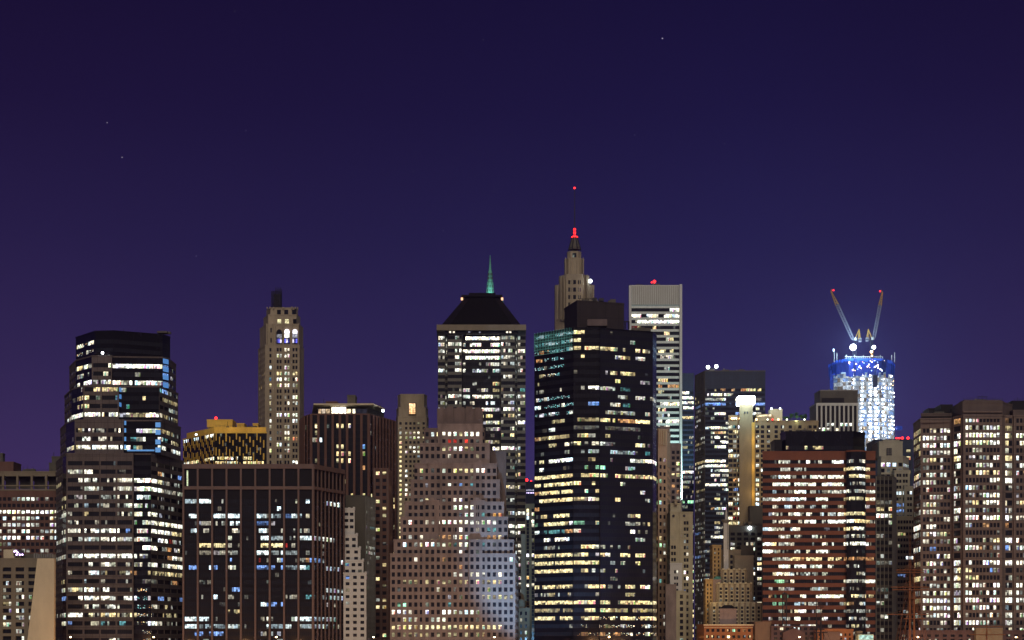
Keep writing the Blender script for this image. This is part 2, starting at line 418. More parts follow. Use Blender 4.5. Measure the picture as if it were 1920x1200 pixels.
# ================================================================ the setting
def sheet(name, x0, x1, y0, y1, z, m):
    mb = MB(); mb.poly([(x0, y0, z), (x1, y0, z), (x1, y1, z), (x0, y1, z)], m); o = mb.build(name); o['kind'] = 'structure'; return o
WATER = mat('river_water', (.01, .015, .03), .12, .3, .05, spec=.5)
ASPH = mat('asphalt', (.05, .05, .05), .85, .2, .5)
sheet('ground', -9000, 9000, 690, 14000, 2.0, ASPH)
sheet('river', -9000, 9000, 22, 690, 0, WATER)
g_ = MB(); g_.box(-9000, 9000, -200, 22, 0.02, 10.2, GREYCON); q = g_.build('promenade'); q['kind'] = 'structure'
g_ = MB(); g_.box(-400, 400, 690.2, 692, -1, 3.2, GREYCON); q = g_.build('quay'); q['kind'] = 'structure'
g_ = MB(); g_.box(-420, 420, 706, 722, 7.3, 8.2, GREYCON)
for i in range(-20, 21): g_.box(i*20-.8, i*20+.8, 713, 714.4, 2, 7.3, GREYCON)
q = g_.build('road'); q['kind'] = 'structure'

# ================================================================ the buildings, left to right
def beam(B, a, b, y0, y1, Yz, d, m, d0=0):
    a = P(*a); b = P(*b); Ln = math.hypot(b[0]-a[0], b[1]-a[1]); u = ((b[0]-a[0])/Ln, (b[1]-a[1])/Ln); n = (u[1], -u[0])
    B.wall.obox(a, u, n, 0, Ln, d0, d, PZ(y1, Yz), PZ(y0, Yz), m)

# ---- far left: brick block with a concrete terrace frame
B = Bld('office_building', 'low brown brick office block with a concrete terrace frame on its roof', 52, 860,
        (935.6, 12.1, [',,mm,M##m,m,', ',,.,,..,..,.', '############', 'M#M#M+MmM,mM', 'M+M#MM#MmmmM', 'MMMMM##mMm+M', 'M####+##mMmM', 'm,Mm..m.,.,,', 'm,.mm,m.,mm,']), (-4, 105), vis=[(0, 105, 900, 1030)])
B.ncol = 12
st = punch(BROWNBRICK, 2.3, 1.65, 1.75, panes=1, kmin=0, cop=CREAMDARK)
B.tower([(-60, 860), (112, 860), (108, 890), (-50, 890)], 918, None, [st, st], cop=CREAMDARK)
B.block(-60, 104, 861.5, 26, 884, 893, dict(wall=CREAMDARK))
mb = MB()
for px in range(-50, 112, 27): mb.box(PX(px, 861), PX(px+4, 861), 860.4, 861.6, PZ(919, 860), PZ(890, 860), CREAMDARK)
mb.box(PX(-60, 861), PX(106, 861), 859.9, 860.3, PZ(911.5, 860), PZ(909.5, 860), CREAMDARK)
for px in range(-46, 106, 27): mb.box(PX(px, 866), PX(px+24, 866), 868, 869, PZ(914, 860), PZ(896, 860), GREYCON)
B.part('terrace_frame', mb)
B.block(-20, 25, 880, 14, 866, 884, dict(wall=BROWNBRICK)); B.block(0, 5, 884, 4, 850, 866, dict(wall=GREYCON))
clutter(B, 30, 100, 884, 866, 5, 1, 2)
B.finish()
# ---- white block with slanted wall in front of it
B = Bld('office_building', 'cream concrete building with a slanting blank end wall, below the terraced brick office', 50, 760,
        (1067.6, 12.9, ['.....', '.,Mm.', 'M,m,.', ',.M..', ',.mM.', 'yMmm.', '.mMmm', 'M,mm.', 'MmyM.', 'm,m,m', 'M.mMm']), (0, 70), vis=[(0, 70, 1050, 1200)])
B.ncol = 5
st = punch(CREAMDARK, 5.4, 3.7, 1.75, panes=3, kmin=0, depth=.9, top=1.2)
B.tower([(-50, 760), (100, 760), (98, 790), (-48, 790)], 1047, None, [st])
mb = MB(); yf, yb = 757.6, 759.97
q = [(PX(70, yf), PZ(1047, yf)), (PX(102, yf), PZ(1047, yf)), (PX(101, yf), 2), (PX(46, yf), 2)]
for k in range(4):
    a, b_ = q[k], q[(k+1) % 4]; mb.poly([(a[0], yf, a[1]), (b_[0], yf, b_[1]), (b_[0], yb, b_[1]), (a[0], yb, a[1])], CREAM)
mb.poly([(x, yf, z) for x, z in q[::-1]], CREAM); B.part('blank_wall', mb)
mb = MB(); mb.box(PX(4, 764), PX(28, 764), 766, 774, PZ(1046, 760), PZ(1029, 760), CREAM); B.part('penthouse', mb)
mb = MB()
for k in range(9): mb.box(PX(62+k*4.2, 764), PX(65+k*4.2, 764), 765, 770, PZ(1046.5, 760), PZ(1036+(k % 3), 760), GREYALU)
mb.box(PX(36, 764), PX(62, 764), 767, 772, PZ(1046.5, 760), PZ(1037, 760), GREYCON); B.part('roof_plant', mb)
mb = MB()
for px, py in ((27, 1034), (30, 1033), (33, 1036), (37, 1040), (31, 1040), (42, 1040)): mb.ball((PX(px, 763), 763, PZ(py, 763)), .38, mat('violet_lamp', (.5, .4, .6), .4, 0, emit=(.75, .5, 1), est=6))
mb.box(PX(25, 763), PX(44, 763), 763.2, 763.9, PZ(1042, 763), PZ(1031.5, 763), DSTEEL); mb.tube((PX(27, 763), 763.3, PZ(1047, 763)), (PX(27, 763), 763.3, PZ(1034, 763)), .08, DSTEEL); B.part('roof_light', mb)
B.finish()
# ---- grey slab peeping out left of the stepped tower
B = Bld('office_building', 'small grey stepped roof block peeping out between the brick terrace office and the stepped tower', 103, 900, (880, 12, []), (90, 120))
B.block(92, 122, 900, 20, 868, None, dict(wall=GREYCON)); B.block(97, 122, 904, 14, 856, 868, dict(wall=GREYCON))
mb = MB(); mb.tube((PX(101, 905), 905, PZ(856, 905)), (PX(101, 905), 905, PZ(848, 905)), .15, DSTEEL); B.part('antenna', mb); B.finish()

# ---- big stepped tower
rows = ['....MqM.xxxxxxxxxxxxxxx.', '....qMq.xxxxxxxxxxxxxxqq', '....MqM.x...........x.qq',
'....YMmmM.##########bm..', '....mMm..+..,..m..mmbm..', '....M##mmM##+-##+##+bm,.', '....mm,YYYyym......tB,..', '....kYm....t....k.k.yyy,', '....kYk..,,..t.......Mm.',
'..+######.+#+#yyy##+yMy.', '..##.#########++++yyyym.', '....kMMmm,mM...M+M+yyk,.', '....kMMmMMmM..t+#MM#tMy.', '..+YM#########ty,..M#M#M', '....m,,mmMkm.,tt..##tYYY',
'......................,.', '..+++##...........,oMM.b', 'y..,MMmM.MMmMM#####Ymmmm', '...,.+MM,MMmMM+#####mmmm', '.k,mmm..mmmM.MM#++.m,,,,', '.k,Mmmmmmm.mMM#+++,,,,,,', '.+m,.k....mmMmM#.M#m,,,,',
'..+Mm,mm.mmM..,mMM######', '.+++#####+##,b.M+####MYy', '+++.++++++#++++#+++##rmm', '........k,..k..,###.moMM', '++.+###########M+..,.oM+', '.....,M.M#mm.mMm.+#.+###', '..+...##.k..yMo.yyyyyYyy',
'.k..,M..,m.m.MM.---..,o,', '.++YM##M##....,qq..,.,..', '.b..######+####QQ++bbm.b', '.....MmM.mMM...QQq+mk,..', 'm+###mYmYMYYmyYqqq..yyyy', '.+b..tmmtmm.tm.qq##m,,m,', 'xxxxxxxxxxxxxxxxqqxxxxxx', '......,,..M,.,..qq...,..']
B = Bld('office_tower', 'wide brown and black glass tower stepping in towards its flat black top', 225, 800, (631.6, 15.8, rows), (105, 345), vis=[(105, 345, 615, 1200)])
B.ncol = 24
ms = punch(BROWNSTONE, 7.1, 6.1, 1.95, gap=.8, panes=7, depth=.3, margin=.2)
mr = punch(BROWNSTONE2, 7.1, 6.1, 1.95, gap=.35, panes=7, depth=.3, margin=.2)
gs = punch(BLACKGLASS, 8, 7.8, 2.0, gap=.1, panes=6, depth=.1, margin=.1)
crown = punch(BLACKGLASS, 7, 7, 1.8, gap=.1, panes=6, depth=.06, margin=.1, cop=BLACKGLASS)
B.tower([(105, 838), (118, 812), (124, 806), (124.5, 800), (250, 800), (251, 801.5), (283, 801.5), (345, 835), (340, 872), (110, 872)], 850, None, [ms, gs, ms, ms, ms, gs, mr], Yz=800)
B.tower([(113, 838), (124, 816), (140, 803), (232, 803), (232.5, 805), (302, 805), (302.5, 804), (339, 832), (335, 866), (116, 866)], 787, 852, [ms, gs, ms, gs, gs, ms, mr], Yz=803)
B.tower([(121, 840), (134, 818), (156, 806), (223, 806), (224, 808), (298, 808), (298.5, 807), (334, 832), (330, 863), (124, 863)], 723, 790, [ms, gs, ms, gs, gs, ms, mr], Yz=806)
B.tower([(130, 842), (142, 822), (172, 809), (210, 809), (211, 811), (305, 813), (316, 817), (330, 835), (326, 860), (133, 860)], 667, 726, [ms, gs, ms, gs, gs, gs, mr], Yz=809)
B.tower([(142, 830), (178, 813), (213, 812), (305, 822), (319, 829), (300, 868), (160, 868)], 620, 670, [crown]*5, Yz=812)
ACC = mat('blue_glow_corner_glass', (.18, .42, .62), .3, .15, .4, emit=(.08, .30, .85), est=.55)  # blue glow painted into the corner glass for its reflections
mb = MB()
def strip(pa, pb, ys, h, Y_=None):
    a, b = P(*pa), P(*pb); Ln = math.hypot(b[0]-a[0], b[1]-a[1]); u = ((b[0]-a[0])/Ln, (b[1]-a[1])/Ln)
    for y_ in ys: mb.obox(a, u, (u[1], -u[0]), .1, Ln-.1, .02, .1, PZ(y_+h, pa[1]), PZ(y_, pa[1]), ACC)
strip((305.3, 813), (316, 817), (672, 687, 702, 717), 9); strip((223.3, 806), (229, 808.9), (726, 739, 754), 8)
strip((291, 804.6), (301.5, 804.8), (792, 806, 824, 839), 9); strip((232.6, 804.8), (237, 804.8), (789, 803, 819, 834), 8)
strip((238, 804.7), (290, 804.7), (843,), 3)
B.part('corner_panel', mb)
mb = MB(); mb.ball((PX(192, 808), 808.3, PZ(661.5, 808)), .6, WHITELAMP); mb.tube((PX(192, 808), 808.6, PZ(668, 808)), (PX(192, 808), 808.6, PZ(663, 808)), .1, DSTEEL); B.part('roof_light', mb)
clutter(B, 185, 300, 620.5, 826, 4, 2, 1.2, False); clutter(B, 176, 208, 666, 811, 2, 3, 1.5)
B.finish()

# ---- yellow and black checkered building
rows = ['..............', 'C.C.##........', '..............', '..............', '..............', '..............', '#YY.Y#YYY#.YY.', '......YY#Y.YYY', '....##YYYY.YYY', '.yYY..........']
B = Bld('apartment_building', 'low tower chequered in yellow panels and dark glass under a yellow roof', 413, 930, (807, 8.7, rows), (343, 485), vis=[(343, 485, 800, 880)])
B.ncol = 14
st = punch(BLACKWALL, 2.55, 2.1, 1.7, panes=2, depth=.15, margin=.3, kmin=0, top=.1)
pts = [(343, 962), (402, 930), (500, 930), (498, 960)]
B.tower(pts, 810.5, None, [st, st, None, None], Yz=930, cop=YELLOW)
def checker(B, a, b, z0, z1, m, dx, hz, d=.22, seed=1):
    a = P(*a); b = P(*b); Ln = math.hypot(b[0]-a[0], b[1]-a[1]); u = ((b[0]-a[0])/Ln, (b[1]-a[1])/Ln); n = (u[1], -u[0]); rn = random.Random(seed)
    k = 0; c = dx*.5
    while c < Ln:
        z = z1-(k % 3)*hz*.5
        while z > z0:
            h = hz*rn.uniform(.75, 1.25); B.wall.obox(a, u, n, c-dx*.18+rn.uniform(-.15, .15), c+dx*.17, .02, d, z-h, z, m); z -= h+hz*rn.uniform(.7, 1.1)
        k += 1; c += dx
    return a, u, n, Ln
checker(B, pts[0], pts[1], PZ(880, 930), PZ(812.5, 930), YELLOW, 1.8, 3.6, seed=3)
checker(B, pts[1], pts[2], PZ(880, 930), PZ(812.5, 930), YELLOW, 1.8, 3.6, seed=5)
B.tower([(350, 958), (402, 931), (499, 931), (497, 958)], 801, 811, [dict(wall=YELLOW)], Yz=931, coping=False)
B.block(388, 436, 938, 12, 787, 801, dict(wall=YELLOW)); B.block(444, 458, 940, 8, 794, 801, dict(wall=YELLOW)); B.block(474, 484, 940, 8, 794, 801, dict(wall=YELLOW))
mb = MB(); mb.ball((PX(370, 935), 931.5, PZ(816, 935)), .5, WHITELAMP); B.part('roof_light', mb)
for px_, py_ in ((392, 797.5), (432, 797.5), (480, 798)):
    lamp = bpy.data.lights.new('yellow_uplight', 'POINT'); lamp.energy = 160; lamp.color = (1, .72, .3); lamp.shadow_soft_size = .3
    lo = bpy.data.objects.new('yellow_uplight', lamp); C.objects.link(lo); lo.parent = B.root; lo.location = (PX(px_, 928)-B.org[0], -3.2, PZ(py_, 928)-2)
beacon(B, 405, 784, 944, .8, pole=3)
clutter(B, 405, 480, 801, 934, 4, 4, 1.6)
B.finish()

# ---- slender art deco stone tower
rows = ['......##...', '....++##...', '....,......', '..C...Mm...', '.Yt.YYM+Y..', '.yt.###M#..', 'Y.Y.yY##+..', '.yY........', '..m.....#..', '..y...MM+..', '..+........', 'y...######.', '..#.....C..', 'y.,.mmMM...', '......##...', '..,...YYo..', '..m.##Mm...', '..Y...MM...', '..,..m.....', '..m.....#..']
B = Bld('office_tower', 'slender pale stone art deco tower with three tall arched windows near its stepped top', 527, 1150, (655.6, 11.12, rows), (484, 572), vis=[(484, 572, 590, 875)])
B.ncol = 11
# window columns: px -> fraction of the front
def cl(pxs, a, b, w_): return [((p-a)/(b-a), w_) for p in pxs]
fr = dict(wall=GREYSTONE, wh=2.3, cols=cl([507, 520.7, 526, 535.2, 540.8, 550.5, 555.8], 497, 562, 1.25), panes=1, depth=.35, kmin=0, top=1, ribs=(100, .1, .05, GREYSTONE))
lf = dict(wall=GREYSTONE, wh=2.3, cols=[(.2, 1.1), (.45, 1.1), (.7, 1.1), (.9, .9)], panes=1, depth=.35, kmin=0, top=1)
rf = dict(wall=GREYSTONE, wh=2.3, cols=[(.35, 1), (.75, 1)], panes=1, depth=.35, kmin=0, top=1)
B.tower([(484, 1168), (497, 1150), (562, 1150), (570, 1166), (566, 1190), (487, 1190)], 647, None, [lf, fr, rf], Yz=1150)
W = dict(wall=GREYSTONE)
B.tower([(487, 1168), (499, 1151.5), (560.5, 1151.5), (568.5, 1165), (565, 1188), (489, 1188)], 608, 648, W, Yz=1151)
B.tower([(494, 1168), (503, 1154), (556, 1154), (563, 1165), (560, 1186), (497, 1186)], 590, 609, W, Yz=1154)
B.tower([(499.5, 1168), (507, 1157), (552, 1157), (558.6, 1164), (556, 1184), (502, 1184)], 577, 591, W, Yz=1157)
for px in (500, 505, 512, 530, 546, 553, 557): B.wall.box(PX(px, 1156), PX(px+2, 1156), 1155.8, 1158, PZ(579, 1156), PZ(574.5+(px % 3)*.6, 1156), GREYSTONE)
for px in (499, 509.5, 514, 530, 546, 558): B.wall.box(PX(px, 1150), PX(px+2, 1150), 1150.2, 1151.6, PZ(650, 1150), PZ(606, 1150), GREYSTONE)
for px in (512, 530, 546, 559):     # shallow buttresses down the shaft
    B.wall.box(PX(px, 1150), PX(px+2.6, 1150), 1149.3, 1150.1, 2, PZ(650+(px % 4), 1150), GREYSTONE)
for i, px in enumerate((523.5, 538, 553)):     # the three arches
    mb = MB(); Y = 1150.75; r_ = 4.6*Y/F; cx = PX(px, Y); zc = PZ(622, Y); z0 = PZ(643, Y)
    arch = [(cx+r_*math.cos(t), Y, zc+r_*math.sin(t)) for t in [math.pi*k/8 for k in range(9)]]
    g = [(0, 0, 0), (3, 2.8, 3.2), (2.2, 2.1, 2.4)][i]
    mb.box(cx-r_-.35, cx+r_+.35, Y+.05, Y+.5, z0-.4, zc, FRAME)
    mb.poly([(cx-r_, Y, zc-1.2), (cx+r_, Y, zc-1.2)]+arch, GLASS, g)
    g2 = [(.3, .3, .35), (2.4, 2.3, 2), (.5, .5, .6)][i]
    for k in range(4): mb.poly([(cx-r_+k*r_/2+.05, Y, zc-3.9), (cx-r_+(k+1)*r_/2-.05, Y, zc-3.9), (cx-r_+(k+1)*r_/2-.05, Y, zc-1.6), (cx-r_+k*r_/2+.05, Y, zc-1.6)], GLASS, g2)
    for k in range(3): mb.poly([(cx-r_+k*r_*.667+.05, Y, z0), (cx-r_+(k+1)*r_*.667-.05, Y, z0), (cx-r_+(k+1)*r_*.667-.05, Y, zc-4.6), (cx-r_+k*r_*.667+.05, Y, zc-4.6)], GLASS, [(.05, .05, .3), (.2, .2, 1.2), (1.2, 1.1, 1.3)][(i+k) % 3])
    mb.ring([(x*1+ (x-cx)*.12, Y-.25, z+(z-zc)*.12) for x, y, z in arch]+[], [(x, Y-.25, z) for x, y, z in arch], GREYSTONE) if False else None
    B.part('arched_window', mb)
for py, pxs, Y in ((585, (521.5, 524.5, 535, 538.5, 549.5, 553), 1156.9), (602.5, (522, 525.5, 536, 540, 551.5, 554), 1153.9), (619, (509,), 1151.4), (638, (509,), 1151.4)):
    for q, px in enumerate(pxs):
        mb = MB(); lit = py == 602.5 and q < 4; x, z = PX(px, Y), PZ(py, Y)
        mb.box(x-.7, x+.7, Y-.05, Y+.3, z-1.5, z+1.5, FRAME); mb.poly([(x-.6, Y-.08, z-1.4), (x+.6, Y-.08, z-1.4), (x+.6, Y-.08, z+1.4), (x-.6, Y-.08, z+1.4)], GLASS, (1, .9, .5) if lit else None)
        B.part('window', mb)
mb = MB(); Y = 1170      # scaffolded mast on the roof
X = [PX(p, Y) for p in (509, 513, 517, 521.5, 526)]; zs = [PZ(p, Y) for p in (577, 569, 561, 553, 546)]
for yy in (Y, Y+6):
    for i, x in enumerate(X): mb.tube((x, yy, zs[0]), (x, yy, zs[4]+(2.6 if i > 1 else 0)), .22, DSTEEL, 4)
    for z in zs:
        mb.tube((X[0], yy, z), (X[4], yy, z), .18, DSTEEL, 4)
    for i in range(4):
        for j in range(4): mb.tube((X[i], yy, zs[j]), (X[i+1], yy, zs[j+1]), .13, DSTEEL, 4)
for x in X: 
    for z in zs: mb.tube((x, Y, z), (x, Y+6, z), .13, DSTEEL, 4)
mb.box(X[1], X[4], Y+1.5, Y+4.5, zs[0], zs[3]+1, DSTEEL)
B.part('antenna_scaffold', mb); B.finish()

# ---- brown rounded tower with penthouse
rows = ['.YY..#...YYY..YY....', '..Y......YY...,.....', '...., ...........   '.replace(' ', '.'), '.,Y.#..........Y....', '.......Y............', '........Y..B........', '.y.y.,.YYyYy........', '.......,..,...o.....', '.,.yyY.......  YYYY.'.replace(' ', '.')]
rows = ['.YY#....Y.Y..Y.Y....', '..,Y....Y.Y....,....', '..,y..........,.....', '..,yC...............', '........Y....b......', '........Y.Y..y......', '...y....Y.Y..,......', '.............o......', '...yy...........YYY.', '......Y..y..........', ',...............,YY.']
B = Bld('office_tower', 'dark brown ribbed tower with canted corners and a lit flat-roofed penthouse', 650, 900, (785, 13.1, rows), (561, 741), vis=[(563, 745, 776, 930), (700, 745, 930, 1200)], default='..,.,.yY')
B.ncol = 20
cs = dict(wall=BLACKWALL, pitch=3.85, ww=2.7, wh=2.3, panes=2, depth=.12, margin=.2, kmin=0, ribs=(3.85, 1.25, .55, BROWNBRICK), cop=BROWNBRICK, top=1.5)
B.tower([(563, 925), (571, 909), (583, 901), (692, 900), (700, 905), (741, 930), (738, 960), (566, 960)], 776, None, [cs]*5, Yz=900, cop=BROWNBRICK)
cs2 = dict(wall=BROWNBRICK, pitch=3.1, ww=1.9, wh=1.7, panes=1, depth=.2, margin=.3, kmin=0, ribs=(3.1, .8, .35, PIER))
B.block(701, 728, 893, 22, 878, None, [cs2, cs, None, None])
B.tower([(589, 925), (596, 906), (690, 906), (720, 925), (718, 945), (592, 945)], 765, 776, [dict(wall=GREYCON)], Yz=906, coping=False)
mb = MB(); Y = 905.9
for i, (p0, p1, g) in enumerate(((597, 602, (.9, .6, .35)), (603, 610, (1, .8, .6)), (611, 619, (.7, .5, .3)), (622, 635, (3.5, 3.0, 2.2)), (636, 649, (3.5, 3.1, 2.6)), (650, 658, (1.4, 1.1, .7)), (661, 666, (1.8, 1.7, 1.2)), (668, 688, (.02, .02, .03)))):
    x0, x1 = PX(p0, Y), PX(p1, Y); z0, z1 = PZ(775, Y), PZ(767 if g[0] < 3 else 763.5, Y)
    mb.poly([(x0, Y, z0), (x1, Y, z0), (x1, Y, z1), (x0, Y, z1)], GLASS, g)
B.part('penthouse_window', mb)
mb = MB(); mb.prism([P(588, 900), P(700, 900), P(722, 920), P(716, 950), P(584, 950)], PZ(761.5, 905), PZ(758.8, 905), CREAM); B.part('penthouse_roof', mb)
B.block(611, 632, 912, 10, 753, 759, dict(wall=BROWNBRICK)); B.block(651, 666, 912, 10, 741, 759, dict(wall=GREYCON))
mb = MB(); mb.tube((PX(607, 910), 910, PZ(759, 910)), (PX(607, 910), 910, PZ(748, 910)), .15, DSTEEL); mb.tube((PX(694, 910), 910, PZ(759, 910)), (PX(694, 910), 910, PZ(753, 910)), .15, DSTEEL); B.part('antenna', mb)
mb = MB(); mb.ball((PX(718, 904), 904, PZ(770, 904)), .7, WHITELAMP); mb.tube((PX(718, 904), 904.5, PZ(777, 904)), (PX(718, 904), 904.5, PZ(771, 904)), .12, DSTEEL); B.part('roof_light', mb)
clutter(B, 672, 716, 760, 925, 3, 5, 1.6); clutter(B, 566, 590, 776, 912, 2, 6, 1.2)
B.finish()

# ---- black slab with brown piers
rows = ['..m.,mmmmMm....,m..r..BB.mm.t,MM.', 'cccCCCmm.m,............mmC...MCC.', '....,,.............C......m......', '.CC+++CC+###...#+m++mb#++m.......', '...mmmmmm###...bbbmmm............', 'm+#.m..mm.Mm...##m.mm.m.mm.......', '.........M......##+++,m,###cMM#..', '..mYYYYYYM.m....YYYYYrm.....m....', '.mmmmmmmmmmm...##C++C+++mm.......', '.........b.,...r.m.Mb...moBbcm..C', '.bb..Cb.mMmm...bbbbbbccc#tt,cccc.', '...........,.....................', '..........m......................', '.........BBB................ccccc', '...,..C..mmm.........mmm.tt.ccccc', '................CbbmB.......mm.m.', '.........yyy......,..............',
'CCC#Cmmmm.mm....mMmmm.m####ccccc.', 'CCCccccccccm.....CcccC..cccccccm.', '..bb.bBb.......,mm,m......m......', '....,..............,,....,..,....']
rows = [r.replace('#', 'C').replace('+', 'c') for r in rows]
B = Bld('office_tower', 'broad black office block divided by brown vertical piers, with bluish lit rows', 470, 780, (926, 13.8, rows), (345, 645), vis=[(345, 645, 915, 1200)])
B.ncol = 33
st = dict(wall=BLACKWALL, pitch=6.3, ww=5, gap=1.2, wh=1.95, panes=6, depth=.1, margin=.05, kmin=0, ribs=(6.3, .8, .8, PIER), cop=PIER, top=13)
sr = dict(st, pitch=3.42, gap=.8, panes=2, ribs=(3.42, .45, .6, PIER))
B.tower([(344, 780), (587, 780), (644, 806), (640, 835), (347, 835)], 870.5, None, [st, sr, None, None], Yz=780, cop=PIER)
for a, b, y0, y1, Y in (((344, 780), (587, 780), 870.6, 879, 780), ((344, 780), (587, 780), 912, 918, 780), ((587, 780), (644, 806), 870.6, 879, 780), ((587, 780), (644, 806), 912, 918, 780)):
    beam(B, a, b, y0, y1, Y, .9, PIER, .02)
mb = MB(); x = PX(351.3, 779.9); mb.poly([(x-.3, 779.93, PZ(911, 780)), (x+.35, 779.93, PZ(911, 780)), (x+.35, 779.93, PZ(882, 780)), (x-.3, 779.93, PZ(882, 780))], GLASS, (.8, .9, .55)); B.part('window', mb)
clutter(B, 360, 580, 871, 792, 7, 7, 1.3, False)
B.finish()

# ---- grey blank slab and the white stepped building in front
B = Bld('office_building', 'dark grey slab with a blank front, behind the small white stepped building', 680, 850, (940, 9.5, ['..', '.,', ',,', '.,', ',.', 'mt', '..', '.m', 'MM', 'MM', 'MM', ',,', 'm.', '..', ',.', 'm.']), (685, 702), vis=[(685, 702, 930, 1200)])
B.ncol = 2
B.tower([(648, 850), (685, 850), (703, 868), (702, 890), (650, 890)], 929, None, [dict(wall=GREYSLAB), dict(wall=GREYSLAB, pitch=2.6, ww=2, wh=1.5, panes=2, depth=.1, kmin=0, ribs=(2.6, .5, .35, GREYALU)), None, None])
B.finish()
B = Bld('apartment_building', 'narrow white building stepping down in small terraces beside the brown pier block', 666, 805, (962, 12.05, ['.....', '.....', '.,..,', '..,..', 'm....', '.,..M', ',.m..', '.....', 't...,', '.,...', 'b..,.', '.....', 'm,.,.', '.....', ',m...', '.....', '.,.,.', '..,..']), (646, 687), vis=[(646, 688, 950, 1200)])
B.ncol = 5
def white(px1, ytop, ybot, Y):
    lo = dict(wall=WHITEPAINT, pitch=3.0, ww=1.7, wh=1.4, panes=1, kmin=0, margin=.2, depth=.3, top=.4, zoff=0)
    B.tower([(644, Y), (px1, Y), (px1-.2, 834), (646, 834)], ytop, ybot, [lo, lo, None, None], Yz=Y)
white(665, 953, 1003, 812); white(670.5, 1002, 1028, 810); white(676, 1027, 1052, 808.5); white(681.5, 1050, 1076, 806.8); white(687, 1074, None, 805)
for (px, py) in ((653, 951), (662, 950), (667, 999), (673, 1024), (679, 1047), (684, 1071), (657, 998)):
    B.wall.box(PX(px, 813), PX(px+3.5, 813), 812.6, 816, PZ(py+6, 812), PZ(py, 812), WHITEPAINT)
for py in (1003, 1028, 1051, 1075):
    mb = MB(); Y = 804.6 if py == 1075 else 806
B.finish()

# ---- tan art deco tower with tall lit window
rows = ['.yC.y.', '.,m.y.', '.,M,o.', 'M+m##.', 'YyMMMY', 'Y,....', 'YMMMM,', 'YM.#+.', 'Y...,m', 'YM...m', 'YM..M.', 'YM..,.', 'Y#.M..', 'Y..,..', 'YM..,.', 'Y#....', 'Y#M...', 'Y,....', 'YM,...', 'Y.....', 'Y#....', 'Y.....', 'Y,....', 'Y.,...', 'Y.....', 'Y.....', 'Y,....']
B = Bld('office_tower', 'pale olive stone tower with rounded shoulders and one tall glowing window at its top', 773, 1050, (785, 8.9, rows), (747, 799), vis=[(740, 805, 740, 960)])
B.ncol = 6
fr = dict(wall=GREYSTONE, wh=1.5, cols=cl([751, 761.6, 769.6, 776.8, 784.6, 794.5], 744, 802, 1.35), panes=1, depth=.25, kmin=0, top=2)
B.tower([(742.6, 1060), (746, 1050), (800, 1050), (803.5, 1058), (802, 1080), (744, 1080)], 781, None, [W, dict(fr, cols=cl([751, 761.6, 769.6, 776.8, 784.6, 794.5], 746, 800, 1.35)), W], Yz=1050)
B.tower([(743.5, 1060), (747.5, 1051.5), (798, 1051.5), (802.5, 1059), (801, 1078), (745, 1078)], 764, 782, W, Yz=1051)
B.tower([(745.8, 1060), (751, 1053.5), (795, 1053.5), (800.7, 1061), (799, 1076), (747, 1076)], 739, 765, W, Yz=1053)
for px in (753, 759, 764.5, 780, 785, 790): B.wall.box(PX(px, 1052), PX(px+1.6, 1052), 1053.0, 1053.8, PZ(766+px % 3, 1052), PZ((738.8 if 750 < px < 794 else 741)+px % 2*.4, 1052), GREYSTONE)
mb = MB(); Y = 1050.4; x0, x1 = PX(767.2, Y), PX(778.6, Y)
mb.box(x0-.5, x1+.5, Y+.03, Y+2.5, PZ(777, Y), PZ(753.5, Y), GREYSTONE)
for i in range(4):
    for j in range(6):
        a0 = x0+(x1-x0)*i/4; z0 = PZ(776, Y)+(PZ(756.5, Y)-PZ(776, Y))*j/6; h = (PZ(756.5, Y)-PZ(776, Y))/6
        mb.poly([(a0+.06, Y, z0+.06), (a0+(x1-x0)/4-.06, Y, z0+.06), (a0+(x1-x0)/4-.06, Y, z0+h-.06), (a0+.06, Y, z0+h-.06)], GLASS, (1.6+.15*j, .85+.12*j, .35+.08*j))
mb.box(x0+1, x1-1, Y-.1, Y+.5, PZ(756, Y), PZ(754.6, Y), GREYSTONE)
B.part('tall_window', mb); B.finish()

# ---- postmodern tower with hipped roof
rows = ['#+.++######+m+m+', '++MM+.##.M##mMMm', 'mMMM#######mMm##', 'mm.#M######+MMmM', 'mm.m+..m.+++mmmm', '#+.#M.mMmmM.MmmM', '............MM,.', '....,.M...k.....', '....++.-+.yy.m.t', 'mM#M+#####+.++M+', ',+.Mm.M.MMM+MMm+', '++....M.##+.#MM.', '........YY..yyM.', '........+++M..##', '........mm+M.Mmm', '...........k.Y..', '........y+y.....', '..........####+m', '............y.y.', '..............m.', '...........,.m..', '............+.Y.', '..............,.', '............Y+Y.', '.............,..', '............m+.m', '.............,..', '............m+#M', '..............,.', '............####', '............,+#.', '............,.,.', '............m,MM', '...........,..##', '............,.+m', '............,.+m', '...............,', '............m,+#', '............,,MM']
B = Bld('skyscraper', 'broad tower with a dark hipped roof, overhanging cornice and brightly lit upper floors', 903, 1000, (632, 12.2, rows), (820, 987), vis=[(819, 988, 610, 790), (905, 988, 780, 1120)], default='..,.m')
B.ncol = 16
gsx = lambda n, gap=.3: punch(DARKBAND, n, n, 2.0, gap=gap, panes=max(3, int(n/1.25)), depth=.2, margin=.15, band=GREENSTONE, pier=DARKBAND, top=1.5, kmin=0)
Y = 1000
B.tower([(821, 1003), (834.5, 1003), (835, 1008), (839, 1008), (839.5, 1001.5), (866, 1001.5), (868, 1004), (937, 1004), (939, 1001.5), (965.5, 1001.5), (966, 1008), (969.5, 1008), (970, 1003), (985.5, 1003), (983, 1045), (823, 1045)], 618, None,
        [gsx(4.3), gsx(3), gsx(1.1, .1), gsx(3), gsx(4), None, dict(gsx(5.2, .15), band=DARKBAND), None, gsx(4), gsx(3), gsx(1.1, .1), gsx(3), gsx(4.3)], Yz=1000)
